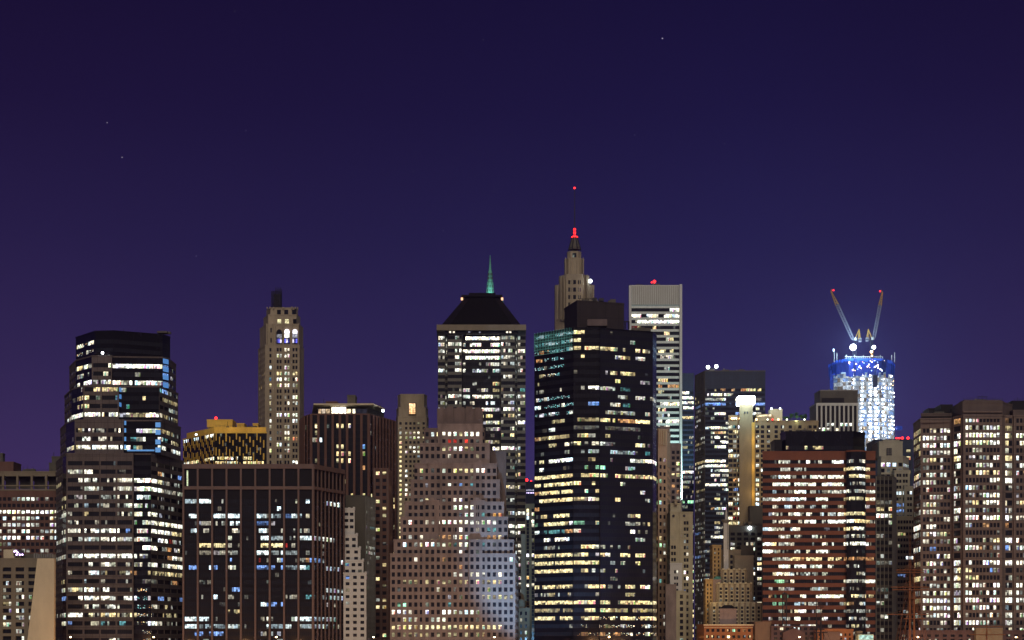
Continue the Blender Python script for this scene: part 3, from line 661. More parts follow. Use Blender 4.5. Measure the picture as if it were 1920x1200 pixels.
mb = MB(); mb.prism([P(818.6, 998), P(986.5, 998), P(985.4, 1048), P(821, 1048)], PZ(619, 998), PZ(608.5, 998), CREAMDARK); B.part('cornice', mb)
mb = MB(); mb.box(PX(834, 1001), PX(972, 1001), 1000.5, 1001, PZ(626.5, 1000), PZ(619.5, 1000), DARKBAND)
for px in (842, 849, 878, 898, 949, 955):
    mb.box(PX(px, 1000), PX(px+3.6, 1000), 1000.3, 1000.48, PZ(624, 1000), PZ(621, 1000), GLASS, (1.6, 1.4, 1.1) if px < 850 or px > 940 else (.2, .2, .25))
B.part('attic_window', mb)
mb = MB(); Yf, Yb = 999.5, 1046; z0 = PZ(608.5, 998); z1 = PZ(556, 1012)
b0 = [(PX(828, Yf), Yf), (PX(976.5, Yf), Yf), (PX(974, Yb), Yb), (PX(831, Yb), Yb)]
t0 = [(PX(872, 1014), 1014), (PX(936, 1014), 1014), (PX(935, 1032), 1032), (PX(873, 1032), 1032)]
mb.ring([(x, y, z0) for x, y in b0], [(x, y, z1) for x, y in t0], SLATE); mb.poly([(x, y, z1) for x, y in t0], SLATE)
SL = mat('roof_louvre', (.016, .014, .015), .7, .1, spec=.05)
for k in range(1, 27):       # louvres on the front slope
    f = k/27; a = Vector((*b0[0], z0)).lerp(Vector((*t0[0], z1)), f); b = Vector((*b0[1], z0)).lerp(Vector((*t0[1], z1)), f)
    wd = (b.x-a.x)*.5-2.2*(1-.3*f)-1.2; cx = (a.x+b.x)/2; wd2 = wd-1.2 if k < 1 else wd
    mb.box(cx-wd2*.93, cx+wd2*.93, a.y-.55, a.y+.1, a.z, a.z+.35, SL)
mb.prism([P(865, 1012), P(942, 1012), P(941, 1034), P(866, 1034)], z1, z1+1.0, SLATE); mb.box(PX(879, 1013), PX(929, 1013), 1012.5, 1016, z1+1, z1+2.2, SLATE)
B.part('hipped_roof', mb)
for px in (866, 941.5):
    mb = MB(); mb.box(PX(px, 1010)-.6, PX(px, 1010)+.6, 1010.6, 1011.6, PZ(562, 1010), PZ(557.5, 1010), mat('amber_lamp', (.5, .3, .2), .5, 0, emit=(1, .55, .3), est=1.6)); B.part('roof_light', mb)
clutter(B, 884, 926, 554, 1016, 3, 8, 1.2, False)
B.finish()

# ---- green spire behind it
B = Bld('spire_tower', 'slim green copper spire rising behind the dark hipped roof', 919, 1300, (600, 12, []), (900, 940))
mb = MB(); cx = PX(919, 1300)
def octa(r, py, ph=.3927): return [(cx+r*math.cos(2*math.pi*i/8+ph), 1300+r*math.sin(2*math.pi*i/8+ph), PZ(py, 1300)) for i in range(8)]
lv = [(700, 22), (560, 10), (552, 3.0), (530, 2.4), (528, 1.9), (510, 1.5), (508, 1.1), (500, .8), (478, .18)]
for (a, ra), (b, rb) in zip(lv, lv[1:]): mb.ring(octa(ra, a), octa(rb, b), COPPER)
for py in (546, 538, 522, 515):
    r_ = 2.75-(552-py)*.035
    for i in range(8):
        t = 2*math.pi*(i+.5)/8+.3927; c = (cx+r_*math.cos(t), 1300+r_*math.sin(t)); mb.box(c[0]-.35, c[0]+.35, c[1]-.3, c[1]+.3, PZ(py+2.4, 1300), PZ(py-2.4, 1300), DSTEEL)
B.part('spire', mb); mb = MB(); mb.box(cx-26, cx+26, 1305, 1345, 2, PZ(700, 1300), GREYSTONE); B.part('wall', mb)
B.root.name = 'spire_tower'
mb = MB(); 
lamp = bpy.data.lights.new('spire_floodlight', 'POINT'); lamp.energy = 9000; lamp.color = (.6, 1, .9); lamp.shadow_soft_size = 1
lo = bpy.data.objects.new('spire_floodlight', lamp); C.objects.link(lo); lo.location = (0, -12, PZ(560, 1300)-2); lo.parent = B.root

# ---- ziggurat-like stepped brick building
rows = ['........Y#######......', '.......MY###Y###......', '........,.rrrR.,......', '.........yy##Yy.......', '.......t..+....,......', '......r.R.r...........', '....kY...m.YYYY##.....', '......................', '....,mm...#.b.t.......', '......r.....r.........', '....,,Y#.mMMMM........', '.......M..#####.......', '.............MM.t.ooo.',
'..m#,m+m######MM+##mm.', '.........t.m#..,.tt...', '..mM.#YYooo#Y+.YoooY..', '.m#.m+##++yt+#..tM....', '............#.........', '....My...o...........C', '............o.........', '........mM.MMmmMMMMM..', '..yyy.Y.yyy.yyYYyyYy..', '........M,m......y....', '..m.......M.....yyyYyy', '.gG.......t...........', '##++bg#####++##,,.....', '..+++..m##............', 'YYYYyYYYYYYYYYYYYYYY..', 'yyyyyyyyyyyyyyyyyy,,..']
B = Bld('office_building', 'broad brown brick building stepping back in many terraces like a ziggurat', 850, 800, (798, 13.98, rows), (732.2, 964), vis=[(732, 972, 764, 1200)])
B.ncol = 22; B.nwin = 100
B.zrow0 = PZ(798, 806); B.zp = (B.zrow0-PZ(1190, 800))/28
def cols22(a, b, Y0, Y, skip=()):
    o_ = []
    for i in range(22):
        px = 737.5+10.53*i; 
        if a+2 < px < b-2: o_.append(((px-a)/(b-a), 1.45))
    return o_
def zig(px0, px1, ytop, ybot, Y, pxr=None, Yb=850, m=PINKSTONE, plain=False):
    f = dict(wall=m, wh=1.95, cols=cols22(px0, px1, 800, Y), panes=1, depth=.3, top=.7) if not plain else dict(wall=m)
    side = dict(wall=m, wh=1.75, pitch=3.2, ww=1.2, panes=1, depth=.3, top=.7) if not plain else f
    if not plain and not f['cols']: f = dict(wall=m)
    pxr = pxr or px1
    B.tower([(px0, Y), (px1, Y), (pxr, Yb), (px0+2, Yb)], ytop, ybot, [f, side, None, None], Yz=Y)
zig(731.5, 966, 1038, None, 800, 972.5, 852)
zig(738, 963, 1012, 1040, 801.5, 966, 850)
zig(750.6, 952, 969, 1014, 803, 954, 848)
zig(758.5, 945, 941, 971, 804.5, 948, 846)
zig(769.6, 937, 899.6, 943, 806, 940, 844)
zig(777, 931.5, 869, 902, 807.5, 934, 842)
zig(788, 918, 831, 871, 809, 921, 840)
zig(795, 908, 803, 833, 810.5, 910, 838, m=PINKDARK)
zig(820.6, 905, 795, 833, 809.3, 907, 838)
B.tower([(821, 811), (903, 811), (904.5, 836), (823, 836)], 766, 797, dict(wall=PINKDARK, ribs=(4.2, 1.2, .4, PINKDARK)), Yz=811)
for a, b, y_, hh in ((824, 832, 764, 4), (838, 850, 762.5, 5), (856, 870, 763.5, 4), (874, 886, 762.5, 5), (891, 900, 764.5, 3)):
    B.wall.box(PX(a, 810.6), PX(b, 810.6), 810.3, 813, PZ(797, 811)-.1, PZ(y_, 811), PINKDARK)
# turrets and centre bays
def turret(px0, px1, ytop, ybot, Y, gable=True, m=PINKSTONE):
    f = dict(wall=m, wh=1.95, cols=cols22(px0, px1, 800, Y), panes=1, depth=.3, top=.7)
    if not f['cols']: f = dict(wall=m)
    B.tower([(px0, Y), (px1, Y), (px1, Y+5), (px0, Y+5)], ytop, ybot, [f, dict(wall=m), None, dict(wall=m)], Yz=Y)
    cx = (px0+px1)/2; h = (px1-px0)*.22
    if gable: B.wall.box(PX(cx-h, Y), PX(cx+h, Y), Y+.15, Y+2, PZ(ytop, Y)-.5, PZ(ytop-3, Y), m); B.wall.box(PX(cx-h*.5, Y), PX(cx+h*.5, Y), Y+.1, Y+1.8, PZ(ytop, Y)-.4, PZ(ytop-5, Y), m)
    B.wall.box(PX(cx-.8, Y), PX(cx+.8, Y), Y-.22, Y-.01, PZ(ybot, Y), PZ(ytop+1, Y), m)
turret(802.5, 828.5, 868, 936, 806.2); turret(887, 912.5, 868, 936, 806.2); turret(820.6+8, 887, 912, 984, 804.9, False)
turret(796, 823.5, 938, 1011, 802.9); turret(881, 908.5, 938, 1011, 802.9); turret(824, 880.6, 983, 1020, 801.8, False)
turret(791.5, 819, 1012, 1241, 799.3, False); turret(879, 904.5, 1012, 1241, 799.3, False)
# rear wing on the right with ribs
B.tower([(905, 846), (947, 846), (948, 870), (905, 870)], 846, None, dict(wall=PINKDARK, ribs=(2.2, .7, .4, PINKDARK)), Yz=846)
B.finish()

# ---- slot between the two towers: distant blue block and a tan corner building
B = Bld('office_building', 'distant teal block with rows of violet lamps beside the dark angled tower', 994, 1500, (930, 9, []), (984, 1004))
B.block(986, 1010, 1500, 20, 903, None, dict(wall=NAVY))
for py in (919, 924):
    mb = MB()
    for px in range(987, 1003, 3): mb.box(PX(px, 1499), PX(px+2, 1499), 1499.2, 1499.9, PZ(py+1, 1499), PZ(py-1, 1499), GLASS, (1.6, 1.3, 2.2) if py > 920 else (.7, .7, .9))
    B.part('lamp_row', mb)
beacon(B, 987.5, 900, 1502, 1.3); beacon(B, 996, 902, 1502, .7); B.finish()
B = Bld('office_building', 'narrow tan building with warm lit windows between the ziggurat and the dark angled tower', 987, 900, (957, 7.0, ['Y,', '##', '#.', '.#', '.M', '..', '.m', '..', '.,', ',.', '.m', '..', '##', '..', ',m', '..', '.#', '..', 'Ym', '..', '##']), (984, 1001), vis=[(975, 1003, 940, 1200)])
B.ncol = 2
B.tower([(985, 900), (1008, 900), (1008, 925), (987, 925)], 945, None, [dict(wall=TAN, wh=1.7, cols=[(.2, 1.3), (.62, 1.3)], panes=1, depth=.3, kmin=0), dict(wall=TAN), None, dict(wall=TAN)])
B.block(977, 984.8, 896, 12, 1002, None, dict(wall=GREYSTONE)); B.finish()
B = Bld('office_building', 'small grey stone building with a domed lantern at the foot of the ziggurat building', 980, 870, (1150, 12, []), (970, 990), default='.,m')
B.tower([(970, 870), (993, 870), (993, 890), (972, 890)], 1140, None, dict(wall=GREYSTONE, wh=1.8, pitch=2.7, ww=1.1, panes=1, depth=.2, kmin=0))
mb = MB(); cx = PX(978, 876); zz = PZ(1140, 876); mb.tube((cx, 876, zz), (cx, 876, zz+2.6), 1.9, GREYSTONE, 10); mb.ball((cx, 876, zz+2.7), 1.9, GREYSTONE, 10, 6); B.part('dome', mb); B.finish()

# ---- stone spire with red lantern
B = Bld('spire_tower', 'stone art deco spire with glowing red lantern and needle mast, tallest of the skyline', 1077, 1350, (541, 14, ['....', '....', '....']), (1040, 1115), default='..')
cy = 1375; cx = PX(1077, cy)
st = dict(wall=GREYSTONE, wh=3.2, pitch=3.9, ww=2.2, panes=1, depth=.6, margin=.8, top=1, kmin=-8)
SD = dict(wall=GREYSTONE)
def oct_(px0, px1, ytop, ybot, Y, dep, s_=None, ch=.22):
    w_ = (px1-px0)*ch; d_ = dep*ch; k = lambda px, y: (960+(px-960)*Y/y, y)
    return B.tower([k(px0, Y+d_), k(px0+w_, Y), k(px1-w_, Y), k(px1, Y+d_), k(px1, Y+dep-d_), k(px1-w_, Y+dep), k(px0+w_, Y+dep), k(px0, Y+dep-d_)], ytop, ybot, [SD, s_ or SD, SD, SD], Yz=Y)
oct_(1041, 1115, 532, None, 1358, 30, st)
oct_(1049.5, 1105, 514.5, 600, 1354, 32, dict(st, kmin=-3)); oct_(1059, 1095.5, 484, 516, 1360, 20); oct_(1064, 1090, 471, 485, 1364, 14, dict(wall=GREYSTONE, wh=3.5, pitch=4.8, ww=3, panes=2, depth=.6, kmin=-8, top=.3))
for px in (1044, 1051, 1057, 1068.5, 1085.5, 1100, 1103, 1111): B.wall.box(PX(px, 1356), PX(px+1.4, 1356), 1353.4, 1358.2, PZ(600, 1356), PZ(516+(px*7 % 5)*2+(16 if px < 1049 or px > 1106 else 0), 1356), GREYSTONE)
for px in (1060, 1066, 1071, 1082, 1088, 1093): B.wall.box(PX(px, 1359), PX(px+1.2, 1359), 1358.6, 1362, PZ(514, 1359), PZ(482+(px % 3), 1359), GREYSTONE)
mb = MB(); o8 = lambda r, py, c=cy: [(cx+r*math.cos(2*math.pi*i/8+.39), c-5+r*math.sin(2*math.pi*i/8+.39), PZ(py, cy)) for i in range(8)]
for (a, ra), (b, rb) in zip([(471, 4.6), (468, 4.4), (458, 3), (447, 1.9)], [(468, 3.9), (458, 3), (447, 1.9), (445, 1.2)]): mb.ring(o8(ra, a), o8(rb, b), GREYCON)
for i in range(8):
    t = 2*math.pi*i/8+.39
    mb.tube((cx+5.2*math.cos(t), cy-5+5.2*math.sin(t), PZ(472, cy)), (cx+1.9*math.cos(t), cy-5+1.9*math.sin(t), PZ(446, cy)), .35, DSTEEL, 4)
B.part('spire', mb)
mb = MB()
for py in (445, 439, 433): mb.ball((cx, cy-5, PZ(py, cy)), 1.0, REDLAMP, sz=1.1)
mb.tube((cx, cy-5, PZ(448, cy)), (cx, cy-5, PZ(446.5, cy)), 2.6, REDLAMP, 8); B.part('red_lantern', mb)
mb = MB(); 
for t in (0, 1.57, 3.14, 4.71): mb.tube((cx+1.6*math.cos(t), cy-5+1.6*math.sin(t), PZ(447, cy)), (cx+1.2*math.cos(t), cy-5+1.2*math.sin(t), PZ(430, cy)), .2, DSTEEL, 4)
mb.tube((cx, cy-5, PZ(430, cy)), (cx, cy-5, PZ(392, cy)), .42, DSTEEL, 5); mb.tube((cx, cy-5, PZ(392, cy)), (cx, cy-5, PZ(357, cy)), .24, DSTEEL, 5); B.part('mast', mb)
mb = MB(); mb.ball((cx, cy-5, PZ(355.6, cy)), .85, REDLAMP); B.part('warning_light', mb)
mb = MB(); mb.ball((PX(1107, 1352), 1352, PZ(527, 1352)), 1.4, WHITELAMP); mb.tube((PX(1107, 1352), 1352, PZ(535, 1352)), (PX(1107, 1352), 1352, PZ(529, 1352)), .2, DSTEEL, 4); B.part('flood_light', mb)
B.finish()

# ---- dark angled glass tower
rows = ['QcQtQcQQYYxxxxx.........', 'QtQcQtQ+Yxxxxxx....m....', 'QooQtQt+YYYYYYyYmm,mYYm.', 'ooQQtQ...YM.....+Yy.++..', 'QQmQQQ.,................', 'kkqqQ.........mYyYYy.,..', 'k,..............Y....mm.', 'mm..,Mm..M.##m++,tt,....', 'MQMQQQQ.........mm..++.M', 'CMQQQMQQ...bb..+Mtt...,.', 'QMQMQMQM......++-+++..+.',
'...yyy..yyyyyYYYooooYYY.', '...#....-----.-------...', 'oyyYyyy.kkYm..y..k......', '...kkkMmY.mMMMm-,mm,Y+..', ',.....mM.c.cc..ccccc..t.', 'mY.#####..yy.......#++##', '.#.......,g.GG....mm....', 'YYYYYYYY.YYYYYmmYyYYyYYY', 'YYYYYYYYYm.Y.....+......', 'oYYYYYYY.mM.k........+..', '.YYYYYYYyYmMk...Y....k+.', 'o.......................',
'.kYYYYY.,m........,kY.m.', 'g,YYYYy#gg.yy.....m,mmk.', 'C.ttttoo+.m........#m...', '..#M#M#.............cm..', '.,mmm....YYY+m,mm.mM,...', 'YYYYYYYYkYY.+k#..YY.YY,.', 'YYYYYYYYYYYYYm.m,m,.Y...', 'YYYYYYYY.kYMkm.,m,mm.m,.', '........................', 'YYYYyYYY..mYYYmmm.YY.Y#.', 'mmmymmkm..m.m..,..yy.,..', 'YYYYYYYYYYMYkYY,mYYYYYYY', 'yyyyyyyy..YY,YYyyyyyyyyy', 'YYYYYYYY.kYYYqqYqYYYqYYY', '.......,.qqkqqkqqMqqMqMq', '........qooqqoqqoqqMqqMq', '.m.......q,qkoq,qkq,mqq,']
B = Bld('skyscraper', 'massive dark angled glass tower with warm lit rows and a teal glittering upper corner', 1115, 800, (622.6, 14.9, rows), (1002, 1228), vis=[(1000, 1230, 612, 1200)])
B.ncol = 24
g1 = punch(BLACKGLASS, 8.6, 8.4, 1.75, gap=.14, panes=7, depth=.06, margin=.1, top=.6, cop=BLACKGLASS)
g2 = dict(g1, band=BLUEGLASS, wall=BLUEGLASS)
B.tower([(1002, 817), (1074, 801), (1075, 800), (1124, 800), (1125, 801), (1224, 811), (1231, 822), (1222, 862), (1012, 862)], 614.5, None, [dict(g1, panes=8), g1, g1, g1, g2, g1], Yz=800)
# teal fins on the corner, their colour painted for bridge lights mirrored in the glass
TEALF = mat('teal_painted_reflection', (.2, .7, .72), .3, .3)
a, u, n, Ln = (lambda a, b: (a, ((b[0]-a[0])/math.hypot(b[0]-a[0], b[1]-a[1]), (b[1]-a[1])/math.hypot(b[0]-a[0], b[1]-a[1])), None, math.hypot(b[0]-a[0], b[1]-a[1])))(P(1002, 817), P(1074, 801))
n = (u[1], -u[0])
for i in range(24): B.wall.obox(a, u, n, Ln*i/24, Ln*i/24+.12, .01, .16, PZ(652+(i % 3)*2, 805), PZ(616+i % 2, 805), TEALF)
for py in range(619, 664, 5): B.wall.obox(a, u, n, 0, Ln, .01, .12, PZ(py+.7, 805), PZ(py, 805), TEALF)
BP = mat('dark_penthouse_panel', (.026, .02, .024), .7, .25, .3, panel=(6, 8))
B.tower([(1058, 835), (1082, 815), (1170, 822), (1167, 850), (1062, 855)], 563.5, 616, dict(wall=BP), Yz=815)
mb = MB(); mb.box(PX(1101, 808), PX(1138, 808), 806, 814, PZ(612, 808), PZ(600, 808), mat('mauve_plant_box', (.14, .11, .11), .8)); B.part('roof_plant', mb)
mb = MB()
for px in range(1086, 1115, 6): mb.tube((PX(px, 820), 819, PZ(564, 820)), (PX(px, 820), 819, PZ(560, 820)), .1, DSTEEL, 4)
mb.tube((PX(1084, 820), 819, PZ(561, 820)), (PX(1118, 820), 819, PZ(561, 820)), .1, DSTEEL, 4)
mb.box(PX(1112, 822), PX(1119, 822), 822, 826, PZ(564, 822), PZ(558, 822), DSTEEL); mb.box(PX(1123, 822), PX(1132, 822), 822, 826, PZ(564, 822), PZ(559, 822), DSTEEL)
mb.tube((PX(1172, 824), 824, PZ(617, 824)), (PX(1172, 824), 824, PZ(603, 824)), .35, DSTEEL, 4); mb.tube((PX(1179, 824), 824, PZ(617, 824)), (PX(1179, 824), 824, PZ(603, 824)), .35, DSTEEL, 4); mb.tube((PX(1166, 824), 824, PZ(603, 824)), (PX(1180, 824), 824, PZ(603, 824)), .3, DSTEEL, 4)
B.part('roof_railing', mb)
clutter(B, 1085, 1165, 564, 826, 5, 9, 2.0, False); clutter(B, 1180, 1215, 616, 820, 3, 10, 2.2, False)
B.finish()

# ---- pale slab
rows = ['.......##', '##.##.###', 'm########', 'rk..Y....', '......Y..', '......MY.', '.........', '.....YyY.', '.....+M+.', '.........', '......M..', '.........', '.....YY..', '.....oooo', '.....y...', '.......m.', '.....M###', '.....YY..', '.....+M..', '.....####', '.....m#..', '......m..', '.....,...', '......,..', '........,']
B = Bld('skyscraper', 'pale slab tower with a blank grey crown and white corner columns', 1229, 1250, (581, 11.0, rows), (1184, 1274), vis=[(1184, 1276, 570, 620), (1231, 1276, 600, 850)], default='...,')
B.ncol = 9
st = dict(wall=WHITEALU, band=WHITEALU, pier=DARKBAND, pitch=7, ww=6.9, gap=.1, wh=2.45, panes=5, depth=.35, margin=.1, kmin=0, top=14)
B.tower([(1184, 1250), (1274, 1250), (1271, 1285), (1183, 1285)], 535, None, [st, dict(wall=WHITEALU), None, dict(wall=WHITEALU)], Yz=1250)
LOUV = mat('grey_louvre_crown', (.36, .36, .33), .6, .1, .2)
mb = MB(); mb.box(PX(1184.3, 1249), PX(1273.7, 1249), 1249.2, 1249.9, PZ(571.5, 1249), PZ(536, 1249), LOUV)
for i in range(23): mb.box(PX(1184.6+i*4, 1249), PX(1185.6+i*4, 1249), 1248.9, 1249.15, PZ(571, 1249), PZ(536.4, 1249), WHITEALU)
B.part('crown_louvre', mb)
for p0, p1 in ((1179.5, 1183.8), (1274.3, 1279)):
    mb = MB(); mb.box(PX(p0, 1248), PX(p1, 1248), 1247.6, 1252, 2, PZ(533 if p0 > 1200 else 535, 1248), WHITEPAINT); B.part('column', mb)
lamp = bpy.data.lights.new('column_floodlight', 'SPOT'); lamp.energy = 400000; lamp.color = (.6, 1, 1); lamp.spot_size = R(70); lamp.shadow_soft_size = .5
lo = bpy.data.objects.new('column_floodlight', lamp); C.objects.link(lo); lo.location = (PX(1284, 1230), 1232, PZ(950, 1230)); lo.rotation_euler = (Vector((PX(1270, 1250), 1250, PZ(880, 1250)))-lo.location).to_track_quat('-Z', 'Y').to_euler()
beacon(B, 1227, 528, 1255, 1.15, pole=3); beacon(B, 1222, 529.5, 1257, .6, pole=3)
clutter(B, 1190, 1268, 535, 1262, 4, 11, 2.4, False)
B.finish()
# ---- small buildings in front of it
st = lambda m, **k: dict(dict(wall=m, pitch=2.6, ww=1.5, wh=1.9, panes=1, depth=.3, margin=.4, kmin=0, top=1), **k)
B = Bld('apartment_building', 'pinkish brick building with orange lit windows in front of the pale slab tower', 1257, 1000, (848, 10.6, ['....', '....', 'oY.Y', '...,', 'oYYY', '....', '.oo,', '...o', ',..,', '....', '....']), (1240, 1277), vis=[(1240, 1277, 830, 945)], default='.,')
B.ncol = 4
B.block(1239, 1277, 1000, 22, 832, None, st(PINKSTONE, pitch=2.9, ww=1.7)); B.block(1239, 1256, 1004, 16, 800, 832, dict(wall=PINKSTONE)); B.finish()
B = Bld('apartment_building', 'narrow tan tower with a dense grid of windows against the dark angled tower', 1245, 880, (848, 13.4, ['.,.', ',m.', '.,.', 'm.,', 'G..', '..,', '..m', 'G..', '.,.', '...', '.,M', ',..', 'Y..', 'G,.', '.M.', 'y..', 'g,.', '...', 't,.', '..m', '...', '.,.', ',..']), (1231, 1256), vis=[(1231, 1256, 800, 1200)], default='..,m')
B.ncol = 3
B.tower([(1226, 896), (1234, 880), (1251, 884), (1257, 905), (1240, 912)], 804, None, [st(PEACH, pitch=2.2, kmin=2), st(PEACH, pitch=2.4, ww=1.6, kmin=1), st(PEACH, pitch=2.4, kmin=2), dict(wall=PEACH)], Yz=880)
for px in (1236, 1240, 1244, 1248): B.wall.box(PX(px, 880), PX(px+1.2, 880), 879.3+(px-1234)*.23, 881, PZ(834, 880), PZ(806, 880), CREAM)
B.finish()
B = Bld('office_building', 'grey stone building with two round openings near its top and small lower terraces', 1278, 860, (980, 11.6, ['DD', '...', '.,.', '.m.', '...', '..+', '...', 'm..', 'M#.', '..#', '...', '.b.', '...', ',..', '...', '.m.', '...', ',..', '#..']), (1257, 1299), vis=[(1256, 1300, 960, 1200)], default='..,m')
B.ncol = 3
gs2 = st(BEIGE, pitch=4.6, ww=2.3, pair=True, wh=1.7)
B.block(1274, 1299, 862, 20, 960, None, gs2); B.block(1256.5, 1274, 862.3, 18, 960, None, dict(wall=BEIGE)); B.block(1257, 1277, 868, 12, 944, 961, dict(wall=BEIGE)); B.block(1265, 1270, 866, 8, 938, 946, dict(wall=GREYSTONE))
B.block(1256.5, 1269, 858.5, 10, 1010, None, gs2); B.block(1256.5, 1279, 856, 8, 1056, None, st(WHITEPAINT, pitch=4, ww=2, pair=True, wh=1.6)); B.block(1256.5, 1286, 854, 6, 1108, None, st(BEIGE, pitch=3.6, ww=1.6))
B.block(1248, 1268, 850, 4, 1096, None, dict(wall=PINKSTONE)); B.block(1256, 1266, 851, 5, 1122, None, st(PINKSTONE))
for px in (1263, 1283):
    mb = MB(); x, z = PX(px, 861.5), PZ(967, 861.5); mb.tube((x, 861.85, z), (x, 862.5, z), .65, DSTEEL, 12); B.part('round_window', mb)
B.finish()
# ---- dark slab with white rows
B = Bld('skyscraper', 'narrow dark slab with bright lit floors squeezed between the pale slab and navy towers', 1291, 1300, (736.5, 9.3, ['##', '##', '##', '##', '..', 'YY', '..', ',.', '..', 'Mm', 'm,', 'y.', ',.', ',.', '..', ',,', '##', 'mm', 'mm', 'yy', ',y', ',m', 'GG', 'm.', '..', ',m', 'm.', 'm,', 'mm', '..', 'm,', 'Y.', '#,', '.,', 'Y.', '.m', 'YY', ',.', '#Y', '.Y', 'YY']), (1281, 1302), vis=[(1281, 1303, 720, 1200)], default='.,mY')
B.ncol = 2
B.block(1278, 1301, 1300, 30, 700, None, punch(NAVY, 5, 4.9, 2.1, gap=.1, panes=4, depth=.1, kmin=0, margin=.1, top=8)); B.finish()
# ---- dark navy tower
rows = ['....yoyo.oYYY.', 'k.M###+m......', 'k.mmMM..##..m.', 'bbBBBBbbb..bbb', 'm..m...,....M.', 'm...##..BB.#+.', 'M..m.m.m......', 'M..,..M.......', '..M##M+.......', '..mMoYmM......', 'kM.M##+.......', 'km.M.##M......', 'm...##.M......', '..............', '..............', 'YY####.M......', '######YM......', 'km.M+##M......', 'M..#+mM.......', 'k..,M+,.......', '..####M.......', 'kk,,.mM.......',
'm...m..mm.....', 'mm..Ym.,......', '..m.M,mm......', 'm,.o+M.,......', '.m..,m.M......', ',..M,mm.......', 'mm..y..m......', 'mm..M+.M......', 'bm.,m.+.......', '.m.M#####.....', 'mmm...........', 'mm............', ',mm...........', 'bm............', 'm,m...........', 'mm............', ',m............', 'mMm...........', 'MMm...........', ',m............', 'mm............']
B = Bld('skyscraper', 'dark navy office tower with two white lamps on its roof', 1375, 1150, (731, 8.9, rows), (1303, 1437), vis=[(1303, 1437, 700, 770), (1303, 1370, 760, 1140)], default=',m.')
B.ncol = 14
st_ = punch(NAVY, 9, 8.9, 1.75, gap=.15, panes=8, depth=.12, kmin=0, margin=.1, top=9, cop=NAVY)
sl = punch(GREYCON, 3, 2, 1.7, panes=1, depth=.2, kmin=0, margin=.2, top=4, ribs=(3, .4, .3, GREYCON))
B.tower([(1303, 1172), (1322, 1150), (1435, 1150), (1432, 1190), (1306, 1190)], 695, None, [sl, st_, None, None], Yz=1150)
for px, py in ((1327.5, 688.5), (1343, 687)):
    mb = MB(); x = PX(px, 1153); mb.ball((x, 1153, PZ(py, 1153)), 1.15, WHITELAMP); mb.tube((x, 1153.5, PZ(695, 1153)), (x, 1153.5, PZ(py+2, 1153)), .3, DSTEEL, 4); B.part('flood_light', mb)
mb = MB(); mb.tube((PX(1324, 1154), 1154, PZ(691, 1154)), (PX(1347, 1154), 1154, PZ(690, 1154)), .25, DSTEEL, 4); mb.box(PX(1330, 1154), PX(1340, 1154), 1154, 1157, PZ(696, 1154), PZ(692, 1154), GREYCON); B.part('roof_plant', mb)
clutter(B, 1350, 1430, 695, 1158, 5, 12, 2.2, False)
B.finish()
# ---- tan residential tower with dazzling top
rows = ['+t#...m.....M......,', '.YM.....M......,.m.YY'[:20], '.,m...M.,..m.,.M,.b..', '.m.,..m.,.C..........', '.,.m..M..............', 'C...,.,..............', 'YM#...+..............', ',m....,..............', '.,....#..............', ',y.....##............', '.,....,..............', '.o#...M..............', '.,Y...Y..............', '.b.m..m..............', '.,#...M..............', '.M+...#..............', '#t....C..............', '.r#..................', '.Y#..................', '#r...................', 'YY#..................', '.....................']
B = Bld('apartment_tower', 'tan brick tower with a dazzling white light box and a planted roof wing', 1400, 900, (799.5, 9.05, rows), (1368, 1535), vis=[(1368, 1430, 780, 1000), (1430, 1535, 790, 812)], default='..m')
B.ncol = 20
wl = dict(wall=TAN, wh=1.6, cols=cl([1371.5, 1381.5], 1368, 1387, 1.7), panes=2, depth=.25, kmin=0, top=.8)
wl['cols'] = [(.18, 2.2), (.58, 1.6), (.88, 1.1)]
wr = dict(wall=TAN, wh=1.6, cols=cl([1420.5, 1430, 1441, 1455.5, 1467, 1482, 1500, 1519, 1528], 1415, 1534.5, 1.7), panes=2, depth=.25, kmin=0, top=.8)
B.tower([(1366, 902), (1386.5, 902), (1386.6, 925), (1369, 925)], 779, None, [wl, None, None, dict(wall=TAN)], Yz=902)
B.tower([(1414.8, 902), (1534.5, 902), (1530, 925), (1414.8, 925)], 789, None, [wr, dict(wall=TAN), None, dict(wall=TAN)], Yz=902)
B.tower([(1386.2, 899.5), (1411.5, 899.5), (1411.5, 928), (1386.4, 928)], 758, None, [dict(wall=TAN)], Yz=900, coping=False)
mb = MB(); mb.box(PX(1409.5, 899), PX(1415, 899), 898.9, 899.4, PZ(949, 899), PZ(792, 899), mat('gilded_strip', (.75, .46, .10), .5, .1)); B.part('gold_strip', mb)
for k in range(3):
    lamp = bpy.data.lights.new('strip_uplight', 'POINT'); lamp.energy = 260; lamp.color = (1, .7, .25); lamp.shadow_soft_size = .3
    lo = bpy.data.objects.new('strip_uplight', lamp); C.objects.link(lo); lo.parent = B.root; lo.location = (PX(1413, 897)-B.org[0], -4.2, PZ(925-k*50, 897)-2)
mb = MB(); mb.box(PX(1384.3, 898), PX(1415.5, 898), 898, 906, PZ(757.6, 898), PZ(742.5, 898), mat('dazzling_light_box', (.9, .9, .9), .4, 0, emit=(.9, 1, 1), est=9, sample=True))
B.part('light_box', mb)
lamp = bpy.data.lights.new('dazzling_floodlight', 'POINT'); lamp.energy = 11000; lamp.color = (.6, .92, 1); lamp.shadow_soft_size = 1
lo = bpy.data.objects.new('dazzling_floodlight', lamp); C.objects.link(lo); lo.parent = B.root; lo.location = (PX(1400, 893)-B.org[0], -10, PZ(749, 893)-2)
for px in (1395, 1400): 
    mb = MB(); mb.box(PX(px, 899.4), PX(px+2.6, 899.4), 899.2, 899.45, PZ(775.5, 899), PZ(771.5, 899), DSTEEL); B.part('vent', mb)
